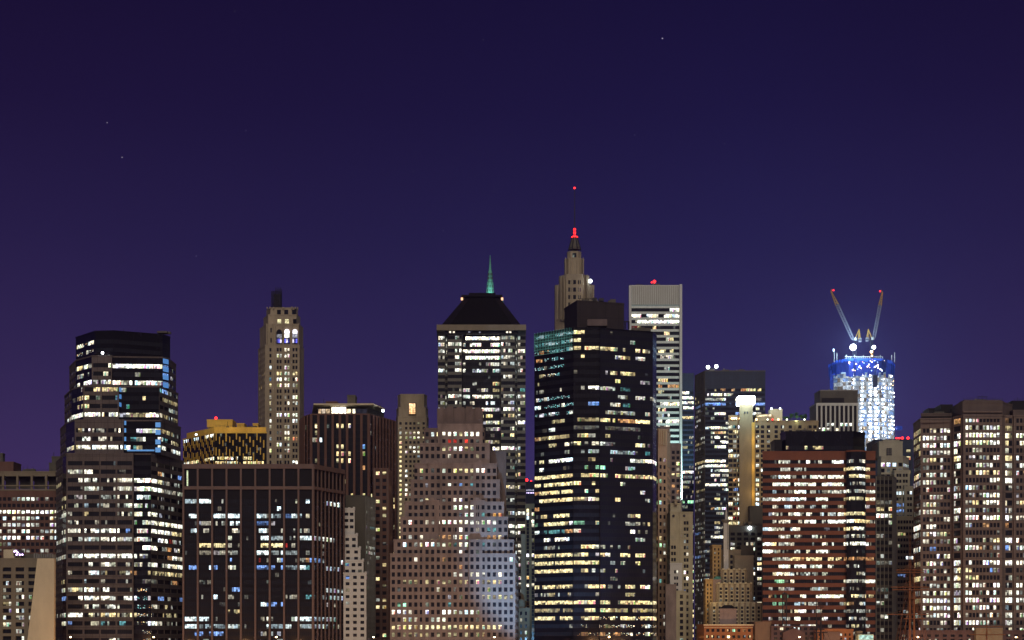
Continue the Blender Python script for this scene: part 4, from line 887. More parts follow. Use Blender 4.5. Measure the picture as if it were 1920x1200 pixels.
B.block(1445, 1467, 906, 8, 767.5, 789, dict(wall=CREAM)); B.block(1371, 1386, 905, 6, 779, 786, dict(wall=GREYCON))
for px in (1446.5, 1462.5): 
    mb = MB(); mb.ball((PX(px, 906), 905.8, PZ(766, 906)), .4, WHITELAMP); mb.box(PX(px-.6, 906), PX(px+.6, 906), 905.9, 906.4, PZ(768, 906), PZ(767, 906), DSTEEL); B.part('roof_light', mb)
mb = MB(); mb.poly([(PX(1419, 904), 904, PZ(781, 904)), (PX(1446, 904), 904, PZ(780.5, 904)), (PX(1446, 904), 904, PZ(776.5, 904)), (PX(1424, 904), 904, PZ(778.8, 904))], GLASS, (1.6, 1.3, .8)); mb.box(PX(1418, 904), PX(1446.4, 904), 904.1, 910, PZ(789, 904), PZ(776, 904), TAN); B.part('canopy', mb)
for i, px in enumerate((1372, 1376, 1380, 1387, 1393, 1402, 1418, 1439, 1448, 1459, 1475, 1508)):
    mb = MB(); x = PX(px, 902); py = 785 if px < 1410 else 787; mb.ball((x, 901.3, PZ(py, 902)), .45, REDLAMP if px == 1448 else WARMLAMP if i % 3 == 0 else mat('terrace_lamp', (.8, .8, .7), .4, 0, emit=(.9, 1, .75), est=4)); mb.box(x-.3, x+.3, 901.2, 901.7, PZ(py+3, 902), PZ(py+1, 902), DSTEEL); B.part('terrace_lamp', mb)
B.block(1406, 1432, 893, 6, 949, None, dict(wall=GREYCON))
B.finish()
# roof garden trees
LEAF = mat('leaf_green', (.05, .12, .03), .8, .4, 1.5); BARK = mat('bark', (.08, .06, .04), .9)
def tree(px, Y, py0, py1, wpx, label, seed):
    rn = random.Random(seed); z0, z1 = PZ(py0, Y), PZ(py1, Y); x = PX(px, Y); r_ = wpx*Y/F/2; h = z1-z0
    o = empty('tree', label, 'tree', (x, Y, z0), 'trees in the roof garden')
    tr = MB(); tr.tube((0, 0, 0), (0, 0, h*.55), .16, BARK, 6, .1)
    for k in range(4):
        t = k*1.6+rn.random(); tr.tube((0, 0, h*(.25+.07*k)), (r_*.6*math.cos(t), r_*.6*math.sin(t), h*(.55+.08*k)), .08, BARK, 5, .03)
    tr.build('trunk', o)
    cr = MB()
    cl_ = [(rn.gauss(0, .42)*r_, rn.gauss(0, .42)*r_, h*rn.uniform(.4, .95)) for _ in range(11)]
    for c in cl_:
        for _ in range(50):
            q = Vector((c[0]+rn.gauss(0, r_*.22), c[1]+rn.gauss(0, r_*.22), c[2]+rn.gauss(0, h*.07)))
            a = Vector((rn.uniform(-1, 1), rn.uniform(-1, 1), rn.uniform(-1, 1))).normalized()*.16; b_ = a.cross(Vector((rn.random(), rn.random(), 1))).normalized()*.12
            cr.poly([tuple(q+a), tuple(q+b_), tuple(q-a), tuple(q-b_)], LEAF)
    cr.build('crown', o)
for i, (px, py1, w_, lb) in enumerate(((1474, 781, 10, 'low spreading tree nearest the dazzling light box in the roof garden'), (1483, 776.5, 9, 'narrow yellow green tree between the low spreading and the tallest roof garden trees'), (1493, 774, 12, 'tallest bushy tree in the middle of the roof garden'), (1502, 777, 9, 'small tree between the tallest and the end tree of the roof garden'), (1510, 775, 9, 'roof garden end tree beside the grey columned block'))):
    tree(px, 905, 789, py1, w_, lb, i+3)
lamp = bpy.data.lights.new('garden_light', 'POINT'); lamp.energy = 500; lamp.color = (.8, 1, .6); lamp.shadow_soft_size = .5
lo = bpy.data.objects.new('garden_light', lamp); C.objects.link(lo); lo.location = (PX(1494, 901), 901.5, PZ(790, 901)+.9)

# ---- grey block with pale columns
B = Bld('office_building', 'grey block with pale vertical columns and roof box beside the glowing unfinished tower', 1563, 1050, (796, 9, ['mM#M#.##.', '##.#.....', '.,,......']), (1540, 1609), vis=[(1540, 1609, 785, 812)], default='.')
B.ncol = 9
st_ = dict(wall=BLACKWALL, pitch=2.67, ww=1.6, wh=1.8, panes=1, depth=.1, kmin=0, margin=.2, top=3, ribs=(2.67, 1.0, .8, WHITEALU), cop=WHITEALU)
B.tower([(1518, 1068), (1531, 1050), (1608, 1050), (1606, 1080), (1522, 1080)], 756, None, [dict(wall=GREYALU), st_, None, dict(wall=GREYALU)], Yz=1050, cop=WHITEALU)
beam(B, (1531, 1050), (1608, 1050), 755.9, 761, 1050, .9, WHITEALU, .02)
B.tower([(1527, 1072), (1538, 1056), (1608.5, 1056), (1607, 1078)], 731.5, 757, [dict(wall=GREYALU), dict(wall=GREYCON)], Yz=1056)
mb = MB(); mb.box(PX(1541, 1055), PX(1583, 1055), 1055.3, 1055.9, PZ(755.5, 1055), PZ(746, 1055), BLACKWALL); B.part('louvre', mb)
clutter(B, 1540, 1604, 731.5, 1062, 3, 13, 1.8, False)
B.finish()

# ---- the round-cornered tower under construction
Y0 = 1750
B = Bld('construction_site', 'unfinished glowing tower with white work lights and blue netting round its top', 1621, Y0, (690, 7.5, []), (1556, 1686), cat='unfinished tower')
SLAB = mat('raw_concrete', (.42, .43, .44), .8, .15, .3)
NET = mat('blue_netting', (.02, .05, .40), .7, .35, .6, emit=(.02, .10, .7), est=.16)  # glow put into the netting for the work lights behind it
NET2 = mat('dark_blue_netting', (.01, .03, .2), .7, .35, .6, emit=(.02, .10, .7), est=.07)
CLAD = mat('floor_glass', (.1, .14, .2), .2, .3)
WORK = mat('work_lamp', (.9, .9, .9), .4, 0, emit=(.9, .96, 1), est=14)
WORKB = mat('blue_work_lamp', (.6, .7, .9), .4, 0, emit=(.4, .65, 1), est=3)
def chamf(px0, px1, Y, dep, c=.2):
    x0, x1 = PX(px0, Y), PX(px1, Y); w_ = x1-x0; c1 = w_*c
    return [(x0, Y+c1), (x0+c1*.35, Y+c1*.35), (x0+c1, Y), (x1-c1, Y), (x1-c1*.35, Y+c1*.35), (x1, Y+c1), (x1, Y+dep-c1), (x1-c1, Y+dep), (x0+c1, Y+dep), (x0, Y+dep-c1)]
rn = random.Random(5); core = MB()
nfl = 26; bulbs = []
slabs = MB(); colm = MB(); 
for k in range(nfl):
    py = 700+k*7.6; t = k/nfl; px0 = 1559-0*t; px1 = 1683+3*t
    z = PZ(py, Y0); poly = chamf(px0+3, px1, Y0, 33, .24)
    slabs.prism(poly, z-.35, z, SLAB)
    h = 7.6*Y0/F
    for i in range(13):
        px = px0+6+i*(px1-px0-12)/12; x = PX(px, Y0+3); e = abs(i-6)/6; yy = Y0+1.5+max(0, e-.5)*22
        colm.box(x-.22, x+.22, yy, yy+.4, z-h+.35-.35, z-.36, DSTEEL)
    # work lights: columns of lamps as in the photo
    for px_, pr, r_ in ((1573, .5, .8), (1583, .7, .9), (1598, .85, 1.15), (1615, .9, 1.25), (1630, .9, 1.25), (1642, .95 if k > 3 else .2, 1.6), (1655, .85, 1.2), (1667, .9, 1.2), (1676, .35, .7)):
        if px_ < 1600 and k > 20: continue
        if rn.random() < pr:
            for q in range(2 if r_ > 1 else 1):
                e = abs(px_-1621)/60; yy = Y0+1.2+max(0, e-.5)*24+rn.uniform(0, 2)
                bulbs.append((PX(px_+rn.uniform(-1.2, 1.2)+q*2.6, yy), yy, z-1.1-rn.uniform(0, .8), r_*rn.uniform(.75, 1.1), WORK))
    for _ in range(9):
        px_ = rn.uniform(px0+5, px1-5); e = abs(px_-1621)/60; yy = Y0+3+max(0, e-.5)*24
        bulbs.append((PX(px_, yy), yy, z-1-rn.uniform(0, 2), rn.uniform(.25, .55), rn.choice([WORKB, WORK, WARMLAMP, WORKB])))
B.part('floor_slab', slabs, kind='stuff'); B.part('column', colm, kind='stuff')
bulbs.sort(key=lambda t: -t[3])
def bulb(mb, b): mb.ball(b[:3], b[3], b[4], 7, 4, sz=.7); mb.tube((b[0], b[1], b[2]+b[3]*.6), (b[0], b[1], b[2]+b[3]*.6+.5), .06, DSTEEL, 3)
for b in bulbs[:99]:
    mb = MB(); bulb(mb, b); B.part('work_lamp', mb)
mb = MB()
for b in bulbs[99:]: bulb(mb, b)
B.part('work_lamp', mb, kind='stuff')
# lit interiors behind the slab edges, lamp light put into glowing panels
inn = MB()
for k in range(nfl):
    py = 700+k*7.6; z = PZ(py, Y0); h = 7.6*Y0/F; poly = chamf(1562, 1682+3*k/nfl, Y0+1.2, 31, .24); poly = [poly[-1]]+poly
    for (a, b) in zip(poly[:6], poly[1:7]):
        m_ = max(1, int(math.hypot(b[0]-a[0], b[1]-a[1])/2.4))
        for i in range(m_):
            s0, s1 = i/m_, (i+.93)/m_
            x0, y0, x1, y1 = a[0]+(b[0]-a[0])*s0, a[1]+(b[1]-a[1])*s0, a[0]+(b[0]-a[0])*s1, a[1]+(b[1]-a[1])*s1
            px = 960+F*x0/y0; near = max(math.exp(-((px-c)/6)**2) for c in (1583, 1600, 1617, 1631, 1643, 1656, 1668))
            v = (.5+.6*near)*rn.uniform(.4, 1.4)*(1.15 if k > 7 else .8)
            if rn.random() < .15: g = (.35*v, .3*v, .22*v)
            elif rn.random() < .3: g = (.3*v, .5*v, .95*v)
            else: g = (.8*v, .95*v, 1.1*v)
            inn.poly([(x0, y0, z-h+.1), (x1, y1, z-h+.1), (x1, y1, z-.45), (x0, y0, z-.45)], GLASS, g)
B.part('interior_glow', inn, kind='stuff')
for k, (px, py) in enumerate(((1590, 720), (1640, 735), (1665, 770), (1640, 800))):
    lamp = bpy.data.lights.new('work_light', 'POINT'); lamp.energy = 6000; lamp.color = (.85, .95, 1); lamp.shadow_soft_size = 2
    lo = bpy.data.objects.new('work_light', lamp); C.objects.link(lo); lo.parent = B.root; lo.location = (PX(px, Y0-4)-B.org[0], -4, PZ(py, Y0)-2)
# netting round the top floors
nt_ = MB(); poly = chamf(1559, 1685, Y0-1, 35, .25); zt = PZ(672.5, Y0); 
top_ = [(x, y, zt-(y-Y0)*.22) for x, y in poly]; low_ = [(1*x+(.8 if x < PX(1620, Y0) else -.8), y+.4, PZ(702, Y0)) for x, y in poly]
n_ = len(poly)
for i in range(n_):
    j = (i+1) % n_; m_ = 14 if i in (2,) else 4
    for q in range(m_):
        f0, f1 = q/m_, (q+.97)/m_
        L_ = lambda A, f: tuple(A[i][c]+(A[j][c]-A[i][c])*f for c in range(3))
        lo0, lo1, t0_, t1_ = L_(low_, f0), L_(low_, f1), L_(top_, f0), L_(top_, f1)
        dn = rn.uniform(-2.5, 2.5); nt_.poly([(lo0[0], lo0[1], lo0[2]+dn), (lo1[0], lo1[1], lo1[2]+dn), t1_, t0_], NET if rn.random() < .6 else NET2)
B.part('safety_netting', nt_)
rim = MB(); RIM = mat('bright_blue_netting', (.05, .15, .8), .7, .3, .8, emit=(.02, .10, .9), est=.3)  # the rim too has the light from within put into its colour
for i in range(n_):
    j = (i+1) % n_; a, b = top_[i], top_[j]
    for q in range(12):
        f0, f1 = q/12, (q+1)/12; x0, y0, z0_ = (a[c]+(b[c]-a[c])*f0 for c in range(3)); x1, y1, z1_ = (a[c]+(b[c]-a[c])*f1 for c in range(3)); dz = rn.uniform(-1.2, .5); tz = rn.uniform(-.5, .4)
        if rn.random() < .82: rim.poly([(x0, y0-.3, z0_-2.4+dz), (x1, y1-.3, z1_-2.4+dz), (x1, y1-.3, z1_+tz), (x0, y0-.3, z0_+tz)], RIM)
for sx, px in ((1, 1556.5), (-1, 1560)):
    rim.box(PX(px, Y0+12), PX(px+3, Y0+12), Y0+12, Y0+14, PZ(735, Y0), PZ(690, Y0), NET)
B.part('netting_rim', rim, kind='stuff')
sm = MB()       # small lamps on the net level and the steel above
for _ in range(34): 
    px = rn.uniform(1584, 1660); sm.ball((PX(px, Y0-2.4), Y0-2.4, PZ(rn.uniform(675, 696), Y0)), rn.uniform(.22, .6), rn.choice([WARMLAMP, WORK, WORKB]), 6, 4)
sm.tube((PX(1584, Y0-2), Y0-2.2, PZ(692, Y0)), (PX(1660, Y0-2), Y0-2.2, PZ(692, Y0)), .1, DSTEEL, 4)
B.part('lamp_string', sm, kind='stuff')
fr_ = MB(); lt = mat('lit_steel', (.55, .55, .5), .6, .2, .5)
for i in range(18):
    px = 1584.5+i*4; x = PX(px, Y0+20); fr_.tube((x, Y0+14, PZ(676, Y0)), (x, Y0+14, PZ(664-(i % 4 == 0)*3, Y0)), .3, lt, 4)
for py in (664.5, 668, 672): fr_.tube((PX(1584, Y0+14), Y0+14, PZ(py, Y0)), (PX(1653, Y0+14), Y0+14, PZ(py, Y0)), .3, lt, 4)
fr_.box(PX(1586, Y0+16), PX(1651, Y0+16), Y0+17, Y0+30, PZ(676, Y0), PZ(669, Y0), SLAB)
for px, py in ((1564, 654), (1569, 660), (1672, 664), (1677.5, 659)): fr_.tube((PX(px, Y0+5), Y0+5, PZ(678, Y0)), (PX(px, Y0+5), Y0+5, PZ(py, Y0)), .3, lt, 4)
B.part('steel_frame', fr_)
mb = MB(); mb.ball((PX(1563, Y0+5), Y0+5, PZ(655, Y0)), .9, WORKB, sz=1.8); B.part('flood_light', mb)
for (px, py, r_, m_) in ((1599.6, 648, 5.2, WHITELAMP), (1638.4, 648, 3.0, WHITELAMP), (1634, 656.5, 2.1, WARMLAMP), (1635, 664, 1.1, WARMLAMP), (1634, 671.5, 1.4, WARMLAMP)):
    mb = MB(); x = PX(px, Y0+10); mb.ball((x, Y0+10, PZ(py, Y0)), r_*.62, m_, 14, 9); mb.tube((x, Y0+11, PZ(674, Y0)), (x, Y0+11, PZ(py+1, Y0)), .35, DSTEEL, 4); B.part('flood_light', mb)
hoist = MB(); hoist.box(PX(1637, Y0-3), PX(1645, Y0-3), Y0-3, Y0-1.3, PZ(727, Y0), PZ(704, Y0), NAVY)
for px in (1637, 1645): hoist.tube((PX(px, Y0-3), Y0-3.2, PZ(900, Y0)), (PX(px, Y0-3), Y0-3.2, PZ(700, Y0)), .25, DSTEEL, 4)
B.part('hoist', hoist)
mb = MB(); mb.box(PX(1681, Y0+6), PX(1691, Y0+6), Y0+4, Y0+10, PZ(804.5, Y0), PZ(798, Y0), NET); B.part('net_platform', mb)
B.wall.box(PX(1575, Y0+20), PX(1665, Y0+20), Y0+14, Y0+30, 2, PZ(690, Y0), SLAB)
B.finish()
LAMPH = None
def crane(label, base, tip, apex, sgn):
    Y = Y0+18; o = empty('tower_crane', label, 'crane', (PX(base[0], Y), Y, PZ(676, Y0)), 'cranes on the unfinished tower'); org = o.location.copy()
    def part(n_, mb): return mb.build(n_, o, org)
    S = lambda px, py, dy=0: Vector((PX(px, Y), Y+dy, PZ(py, Y)))
    m_ = MB(); bx, bz = PX(base[0]+sgn*4, Y), PZ(base[1], Y)
    for dx in (-1, 1):
        for dy in (-1, 1): m_.tube((bx+dx, Y+dy, PZ(676, Y0)), (bx+dx, Y+dy, bz), .22, DSTEEL, 4)
    z = PZ(676, Y0)
    while z < bz-2: m_.tube((bx-1, Y-1, z), (bx+1, Y-1, z+2), .14, DSTEEL, 4); m_.tube((bx-1, Y-1, z+2), (bx+1, Y-1, z+2), .14, DSTEEL, 4); z += 2
    part('mast', m_)
    a, b = S(*base), S(*tip); d = (b-a); Ln = d.length; u = d/Ln; v = Vector((0, 1, 0)); w_ = u.cross(v).normalized()
    def lat(mb, f0, f1, m, wa, wb):
        n_ = max(3, int(Ln*(f1-f0)/2.6)); prev = None
        for i in range(n_+1):
            f = f0+(f1-f0)*i/n_; c = a+d*f; wd = wa+(wb-wa)*i/n_
            cs_ = [c+w_*wd+v*wd, c-w_*wd+v*wd, c-w_*wd-v*wd, c+w_*wd-v*wd]
            if prev:
                for k in range(4): mb.tube(prev[k], cs_[k], .27, m, 4); mb.tube(prev[k], cs_[(k+1) % 4], .17, m, 4)
            for k in range(4): mb.tube(cs_[k], cs_[(k+1) % 4], .15, m, 4)
            prev = cs_
    m_ = MB(); lat(m_, 0, .06, STEEL2, .4, 1.3); lat(m_, .06, .72, STEEL2, 1.3, 1.4); part('boom', m_)
    m_ = MB(); lat(m_, .72, 1, YSTEEL, 1.4, .35); e_ = b+u*2; m_.tube(b, e_+Vector((-sgn*-1.5, 0, .3)), .4, YSTEEL, 4); part('boom_tip', m_)
    m_ = MB(); ax = S(*apex); 
    for dy in (-1.2, 1.2):
        dv = Vector((0, dy, 0)); m_.tube(S(base[0]+sgn*3, base[1]-2)+dv, ax+dv*.4, .32, YSTEEL, 4); m_.tube(S(base[0]+sgn*13, base[1]-1)+dv, ax+dv*.4, .3, YSTEEL, 4); m_.tube(S(base[0]+sgn*9, base[1]-1)+dv, ax+dv*.4, .2, YSTEEL, 4)
    part('a_frame', m_)
    m_ = MB(); x0, x1 = sorted((S(base[0]+sgn*1, 0).x, S(base[0]+sgn*15, 0).x)); z0 = PZ(base[1]+1, Y); m_.box(x0, x1, Y-1.6, Y+1.6, z0, z0+1.2, DSTEEL)
    c0, c1 = sorted((S(base[0]+sgn*10, 0).x, S(base[0]+sgn*15, 0).x)); m_.box(c0, c1, Y-1.4, Y+1.4, z0-1.4, z0+2.6, STEEL2); part('machine_deck', m_)
    m_ = MB(); m_.box(S(base[0]+sgn*3, 0).x-1, S(base[0]+sgn*3, 0).x+1, Y-2.9, Y-1.62, z0+.2, z0+2.6, mat('cab_paint', (.5, .5, .5), .4)); part('cab', m_)
    m_ = MB(); m_.tube(ax, a+d*.9, .07, DSTEEL, 3); m_.tube(b, S(tip[0], tip[1]+1)+Vector((0, 0, -6)), .06, DSTEEL, 3); part('cable', m_)
    m_ = MB(); m_.ball(b+Vector((sgn*2.5, 0, 1)), .8, REDLAMP); m_.tube(b, b+Vector((sgn*2.5, 0, .5)), .12, DSTEEL, 4); part('warning_light', m_)
STEEL2 = mat('pale_crane_lattice', (.2, .19, .23), .5, .2, .5)
crane('white and yellow tower crane over the brightest floodlight of the unfinished tower', (1600, 638), (1558, 546), (1611, 617), 1)
crane('white and yellow tower crane with the steeper boom over the smaller floodlight', (1638, 637), (1654.5, 548), (1628, 617), -1)
lamp = bpy.data.lights.new('crane_floodlight', 'POINT'); lamp.energy = 130000; lamp.color = (.45, .75, 1); lamp.shadow_soft_size = 2
lo = bpy.data.objects.new('crane_floodlight', lamp); C.objects.link(lo); lo.location = (PX(1600, Y0-6), Y0-6, PZ(647, Y0))

# ---- red banded building
rows = ['....kk..YYYyx........', 'Y+Yo.oooYooooooYYYYYY', '..mM+,,.#mMM.##.+.M..', '...MM.MM.......YY##Y.', '..m##mmm.##M###.YY#Y.', '..###m####.####.mm+.m', '..M.m+##,+m,+++#m+++M', 'mm##+###..##...yYYyY#', '..+.+MMM.M.+..+....M.', '.mM,MM#,MM,M+M#YYYY,.', '.mMMMMMM##.+#####YYYm', '+#++.MMM,......YY##..', '...MM.M,.MM,.,.mMM+..', '##Y+MM..M,.M.M.#####.', '##mm..+.+.##...m,,m..', '..+++YYoYYY.YYYoooooo', '...##r##.M#.#m.m.M...', '..###MmmMm.M....yyM..', '.ggG.M.,.M.,.,.++++##', '.m.+++...+++..,.,m...', '.oggg..M.M#####.YY+Yy', '..gG..++,M,mm,,ko.M..', 'mm.+.m##.m+..m.mmMmm.', '.m.mm.#.m..#..m.+mmm.', 'm.m#m..m##..m,.mkkmm.', '.,mm..m,.M.,m..,mm.m.']
B = Bld('office_building', 'red brick banded office block with a black glass top and curved glass bay', 1535, 800, (838, 14.0, rows), (1430, 1642), vis=[(1430, 1642, 845, 1200)])
B.ncol = 21
rb = dict(wall=REDBRICK, band=REDBRICK, pier=DARKBAND, pitch=6, ww=5.95, gap=.05, wh=1.6, panes=7, depth=.35, margin=.03, top=1, kmin=0)
gb = dict(rb, wall=DARKBAND, band=DARKBAND, panes=4, pitch=4, depth=.12)
B.tower([(1430, 800), (1586, 800), (1587.5, 797.5), (1596, 795.8), (1606, 795.2), (1616, 795.8), (1622.5, 797.8), (1624, 800), (1641.5, 800), (1638, 835), (1433, 835)], 846.5, None, [rb, gb, gb, gb, gb, gb, gb, dict(rb, pitch=4), dict(wall=REDBRICK), None, dict(wall=REDBRICK)], Yz=800)
tb = punch(BLACKGLASS, 6, 5.9, 1.6, gap=.1, panes=5, depth=.06, margin=.1, top=.8, kmin=0)
B.tower([(1463, 812), (1473, 803), (1600, 803), (1622, 808), (1620, 830), (1467, 830)], 809, 848, [tb, tb, tb], Yz=803)
B.block(1452, 1466, 806, 12, 825, 848, dict(wall=BLACKWALL))
mb = MB()
for px in (1438, 1449): 
    Yg = 799.55; x = PX(px, Yg); z = PZ(857, Yg); mb.poly([(x-1.4, Yg, z)]+[(x+1.4*math.cos(t), Yg, z+1.7*math.sin(t)) for t in [math.pi*(8-k)/8 for k in range(9)]][::-1], GLASS, (1.3, 1.3, .8))
B.part('lit_bay', mb) if False else None
clutter(B, 1476, 1596, 809, 806, 7, 14, 2.0); clutter(B, 1434, 1460, 847, 804, 2, 15, 1.6)
B.finish()

# ---- stone stepped tower with dark building behind
B = Bld('office_tower', 'dark blue block with three red roof lights, behind the pale stone stepped tower', 1677, 1000, (846, 13, ['...y', '...Y', '..YY', '...y']), (1641, 1713), vis=[(1700, 1713, 830, 960)], default='.')
B.ncol = 4
B.block(1641, 1712, 1000, 25, 824, None, punch(NAVY, 4, 2.4, 2, panes=1, depth=.1, kmin=0, cop=NAVY))
for px in (1681, 1684, 1687, 1692, 1702.6): beacon(B, px, 821.5, 1001, .8 if px > 1690 else .5, pole=1.2)
B.finish()
rows = ['xxxx', '#CCC', '....', '.,.,', '....', 'b,,.', 'C.CC', '....', 'b.bm', '.,b.', 'C.b.', '.,,.', '##..', 'Mok.', '....', '.,,.', ',...', '..,C', '.,..', '.,..', '.mb.', '....', '.,..', 'mM..', '....', '..,.', '..,m', '.,..']
B = Bld('office_tower', 'pale stone stepped tower with one big dark window above four lit windows', 1680, 900, (858.5, 11.1, rows), (1645, 1715), vis=[(1645, 1716, 860, 1200)], default='..,')
B.ncol = 4
bs = dict(wall=BEIGE, wh=1.6, pitch=3.35, ww=2.5, pair=True, panes=1, depth=.25, margin=.7, kmin=1, top=.8)
bs1 = dict(bs, cols=[(.08, 1.9), (.34, 1.9), (.61, 1.9), (.88, 1.9)], pair=False, wh=2, kmin=0)
GS = mat('pale_grey_stone', (.38, .37, .30), .85, .2, .15)
for k_ in (bs, bs1): k_['wall'] = GS
B.tower([(1645, 912), (1652, 904), (1693, 904), (1704, 914), (1703, 930), (1648, 930)], 855, None, [dict(wall=GS), bs1, dict(bs, pitch=2.5)], Yz=904)
B.block(1648.5, 1692.5, 908, 18, 828, 857, dict(wall=GS)); B.block(1656, 1686, 909, 12, 825.5, 829, dict(wall=GS))
mb = MB(); mb.box(PX(1663, 907), PX(1672.5, 907), 907.2, 907.8, PZ(855, 907), PZ(840, 907), DSTEEL)
for i in range(4): mb.box(PX(1663+i*2.9, 907), PX(1663.5+i*2.9, 907), 907.0, 907.18, PZ(855, 907), PZ(840, 907), GREYALU)
for i in range(4): mb.box(PX(1663, 907), PX(1672.5, 907), 906.9, 906.98, PZ(844+i*3.4, 907), PZ(843.6+i*3.4, 907), GREYALU)
B.part('tall_window', mb)
B.block(1677, 1706, 898, 6, 882, None, dict(bs)); B.block(1696, 1715, 896, 6, 912, None, dict(bs)); B.block(1680, 1717, 892, 5, 968, None, dict(bs, wall=BEIGE))
clutter(B, 1659, 1684, 826, 911, 2, 19, 1.2, False)
B.finish()
B = Bld('office_building', 'dark olive grey glass slab standing against the red brick banded block', 1661, 840, (904, 12.6, ['...', '...', '...', '---', 'Y.Y', '##m', ',.m', 'm.,', 'm.m', '..m', 'm,m', 'm.,', '---', '...', '...', 'm,.', '--,', '.m.', '+#m', '.m.', ',M.', '.m.', 'm.m']), (1642, 1680), vis=[(1642, 1680, 895, 1200)])
B.ncol = 3
B.tower([(1642, 840), (1674, 840), (1680.5, 848), (1679, 866), (1645, 866)], 893.5, None, [dict(wall=GREYSLAB, pitch=2.1, ww=1.6, wh=1.9, panes=1, depth=.1, margin=.2, kmin=0, ribs=(2.1, .3, .3, GREYALU)), dict(wall=GREYSLAB, ribs=(1.6, .3, .25, GREYALU))], Yz=840); clutter(B, 1646, 1674, 894, 844, 3, 21, 1.8)
B.finish()

# ---- large mauve tower at right edge
rows = ['.......oo.MM..M..o...', 'yyMMMMM..MMmMMMM.yy.M', 'yY##MMMm########.#y##', 'yy######M#Y##Y###Y.##', '.y,M+MM#...mM.M.M+..m', '..MYMMmY#mmMmmM##YY#,', '..m..M,m##.MMM#MMMM.#', 'Y+MMMMMMM+yY#YMYYMyMo', 'm+MMm,MM...,..#####,.', '..Mrm,M+.##+mmmm,,mm.', '..MMmmMMM.mM,MM#M..m.', '..MMm,,,.++Y.###MMm+Y', '.+MMm.MM##+,mmm,MM+mm', '..,,mMM+,###.#####+##', '##M#......+..o...o...', '+,M#MYo,,............', '.mM,mmMM.++..mmY####.', 'M#,b,m,,M+#Momommbmm#', '...mMMMM....m..,m,,,m', 'yyMMmMMMM##.M########', '..MM.MmMYYY..,bmb....', 'YYMM,m+MYYYY..,..,m..', '..mMMMMMM###MMM#Mm.#M', ',,MMMMMMM##.mMM#M+##m', 'yy####MMM###M,######M', '..M#MM#M+#mM##M#M.M+M', 'm.MMM##M#.MMM.#,MMM#M', '..m,MM.MM,M#MM.,.MM,.', '.Mm.M,Mm,M.#M,mm.,+mM', 'y.mMM,m#.mM..M.MMm.Mm']
B = Bld('skyscraper', 'huge mauve granite tower with canted corners and densely lit square windows', 1820, 790, (788, 14.05, rows), (1713, 1923), vis=[(1713, 1920, 780, 1200)])
B.ncol = 21; B.zrow0 = PZ(788, 781); B.zp = 14.05*781/F
mv = dict(wall=MAUVE, pitch=1.55, ww=1.14, wh=1.95, panes=1, depth=.3, margin=.9, kmin=0, top=1)
ng = dict(wall=MAUVE, band=MAUVE, pier=MAUVE, pitch=5, ww=4.9, gap=.4, wh=2.3, panes=4, depth=.2, margin=.1, kmin=0, top=1)
A_ = dict(mv, kmin=1)
Ya, Yb_ = 791, 780
B.tower([(1712.5, 812), (1726, Ya+1), (1786, Ya)]+[(1787.5, 787.5), (1801.5, 782.5), (1803, Yb_+1.6), (1806, Yb_), (1879, Yb_), (1882, Yb_+1.6), (1884, 782.6), (1899, 783), (1901, Yb_+2), (1990, Yb_+2), (1985, 840), (1716, 840)], 778, None,
        [dict(ng, kmin=1), A_, None, dict(ng, kmin=0), None, None, mv, None, None, ng, None, mv, None, None, None], Yz=Yb_)
B.tower([(1727, Ya+1.5), (1785, Ya+1.5), (1785, 835), (1729, 835)], 774.5, 780, dict(wall=MAUVEDARK), Yz=Ya)
B.tower([(1784, 800), (1799, 785), (1805, Yb_+.6), (1880, Yb_+.6), (1886, 785), (1898, 790), (1898, 838), (1788, 838)], 753, 780, dict(wall=MAUVEDARK), Yz=Yb_)
B.tower([(1799, 790), (1808, 783), (1876, 783), (1882, 788), (1880, 830), (1803, 830)], 750.5, 754, dict(wall=MAUVEDARK), Yz=783)
B.block(1764, 1786, 806, 20, 759, 778, dict(wall=BLACKWALL)); B.block(1741, 1752, 812, 10, 766, 778, dict(wall=BLACKWALL)); B.block(1898, 1990, 790, 30, 752, 780, dict(wall=BLACKWALL)); B.block(1899.5, 1990, Yb_+3, 30, 769, 780, dict(wall=MAUVEDARK))
for a, b, Y, y_ in (((1727, Ya), (1786, Ya), Ya, 790), ((1806, Yb_), (1879, Yb_), Yb_, 771), ((1806, Yb_), (1879, Yb_), Yb_, 783)):
    beam(B, (a[0], Y), (b[0], Y), y_, y_+2.5, Y, .25, MAUVE, .01 if y_ > 774 else -.5)
mb = MB()
for px in (1834, 1849): mb.tube((PX(px, 800), 800, PZ(751, 800)), (PX(px, 800), 800, PZ(744, 800)), .12, DSTEEL, 4)
mb.tube((PX(1832, 800), 800, PZ(744, 800)), (PX(1852, 800), 800, PZ(744, 800)), .12, DSTEEL, 4); mb.tube((PX(1835, 800), 800, PZ(749, 800)), (PX(1848, 800), 800, PZ(749, 800)), .1, DSTEEL, 4); B.part('roof_railing', mb)
beacon(B, 1882.5, 775.8, 784.4, .25, pole=.8)
clutter(B, 1806, 1880, 751, 786, 6, 16, 1.6); clutter(B, 1730, 1784, 775, 796, 4, 17, 1.8); clutter(B, 1902, 1920, 752.5, 794, 2, 18, 1.4)
B.finish()

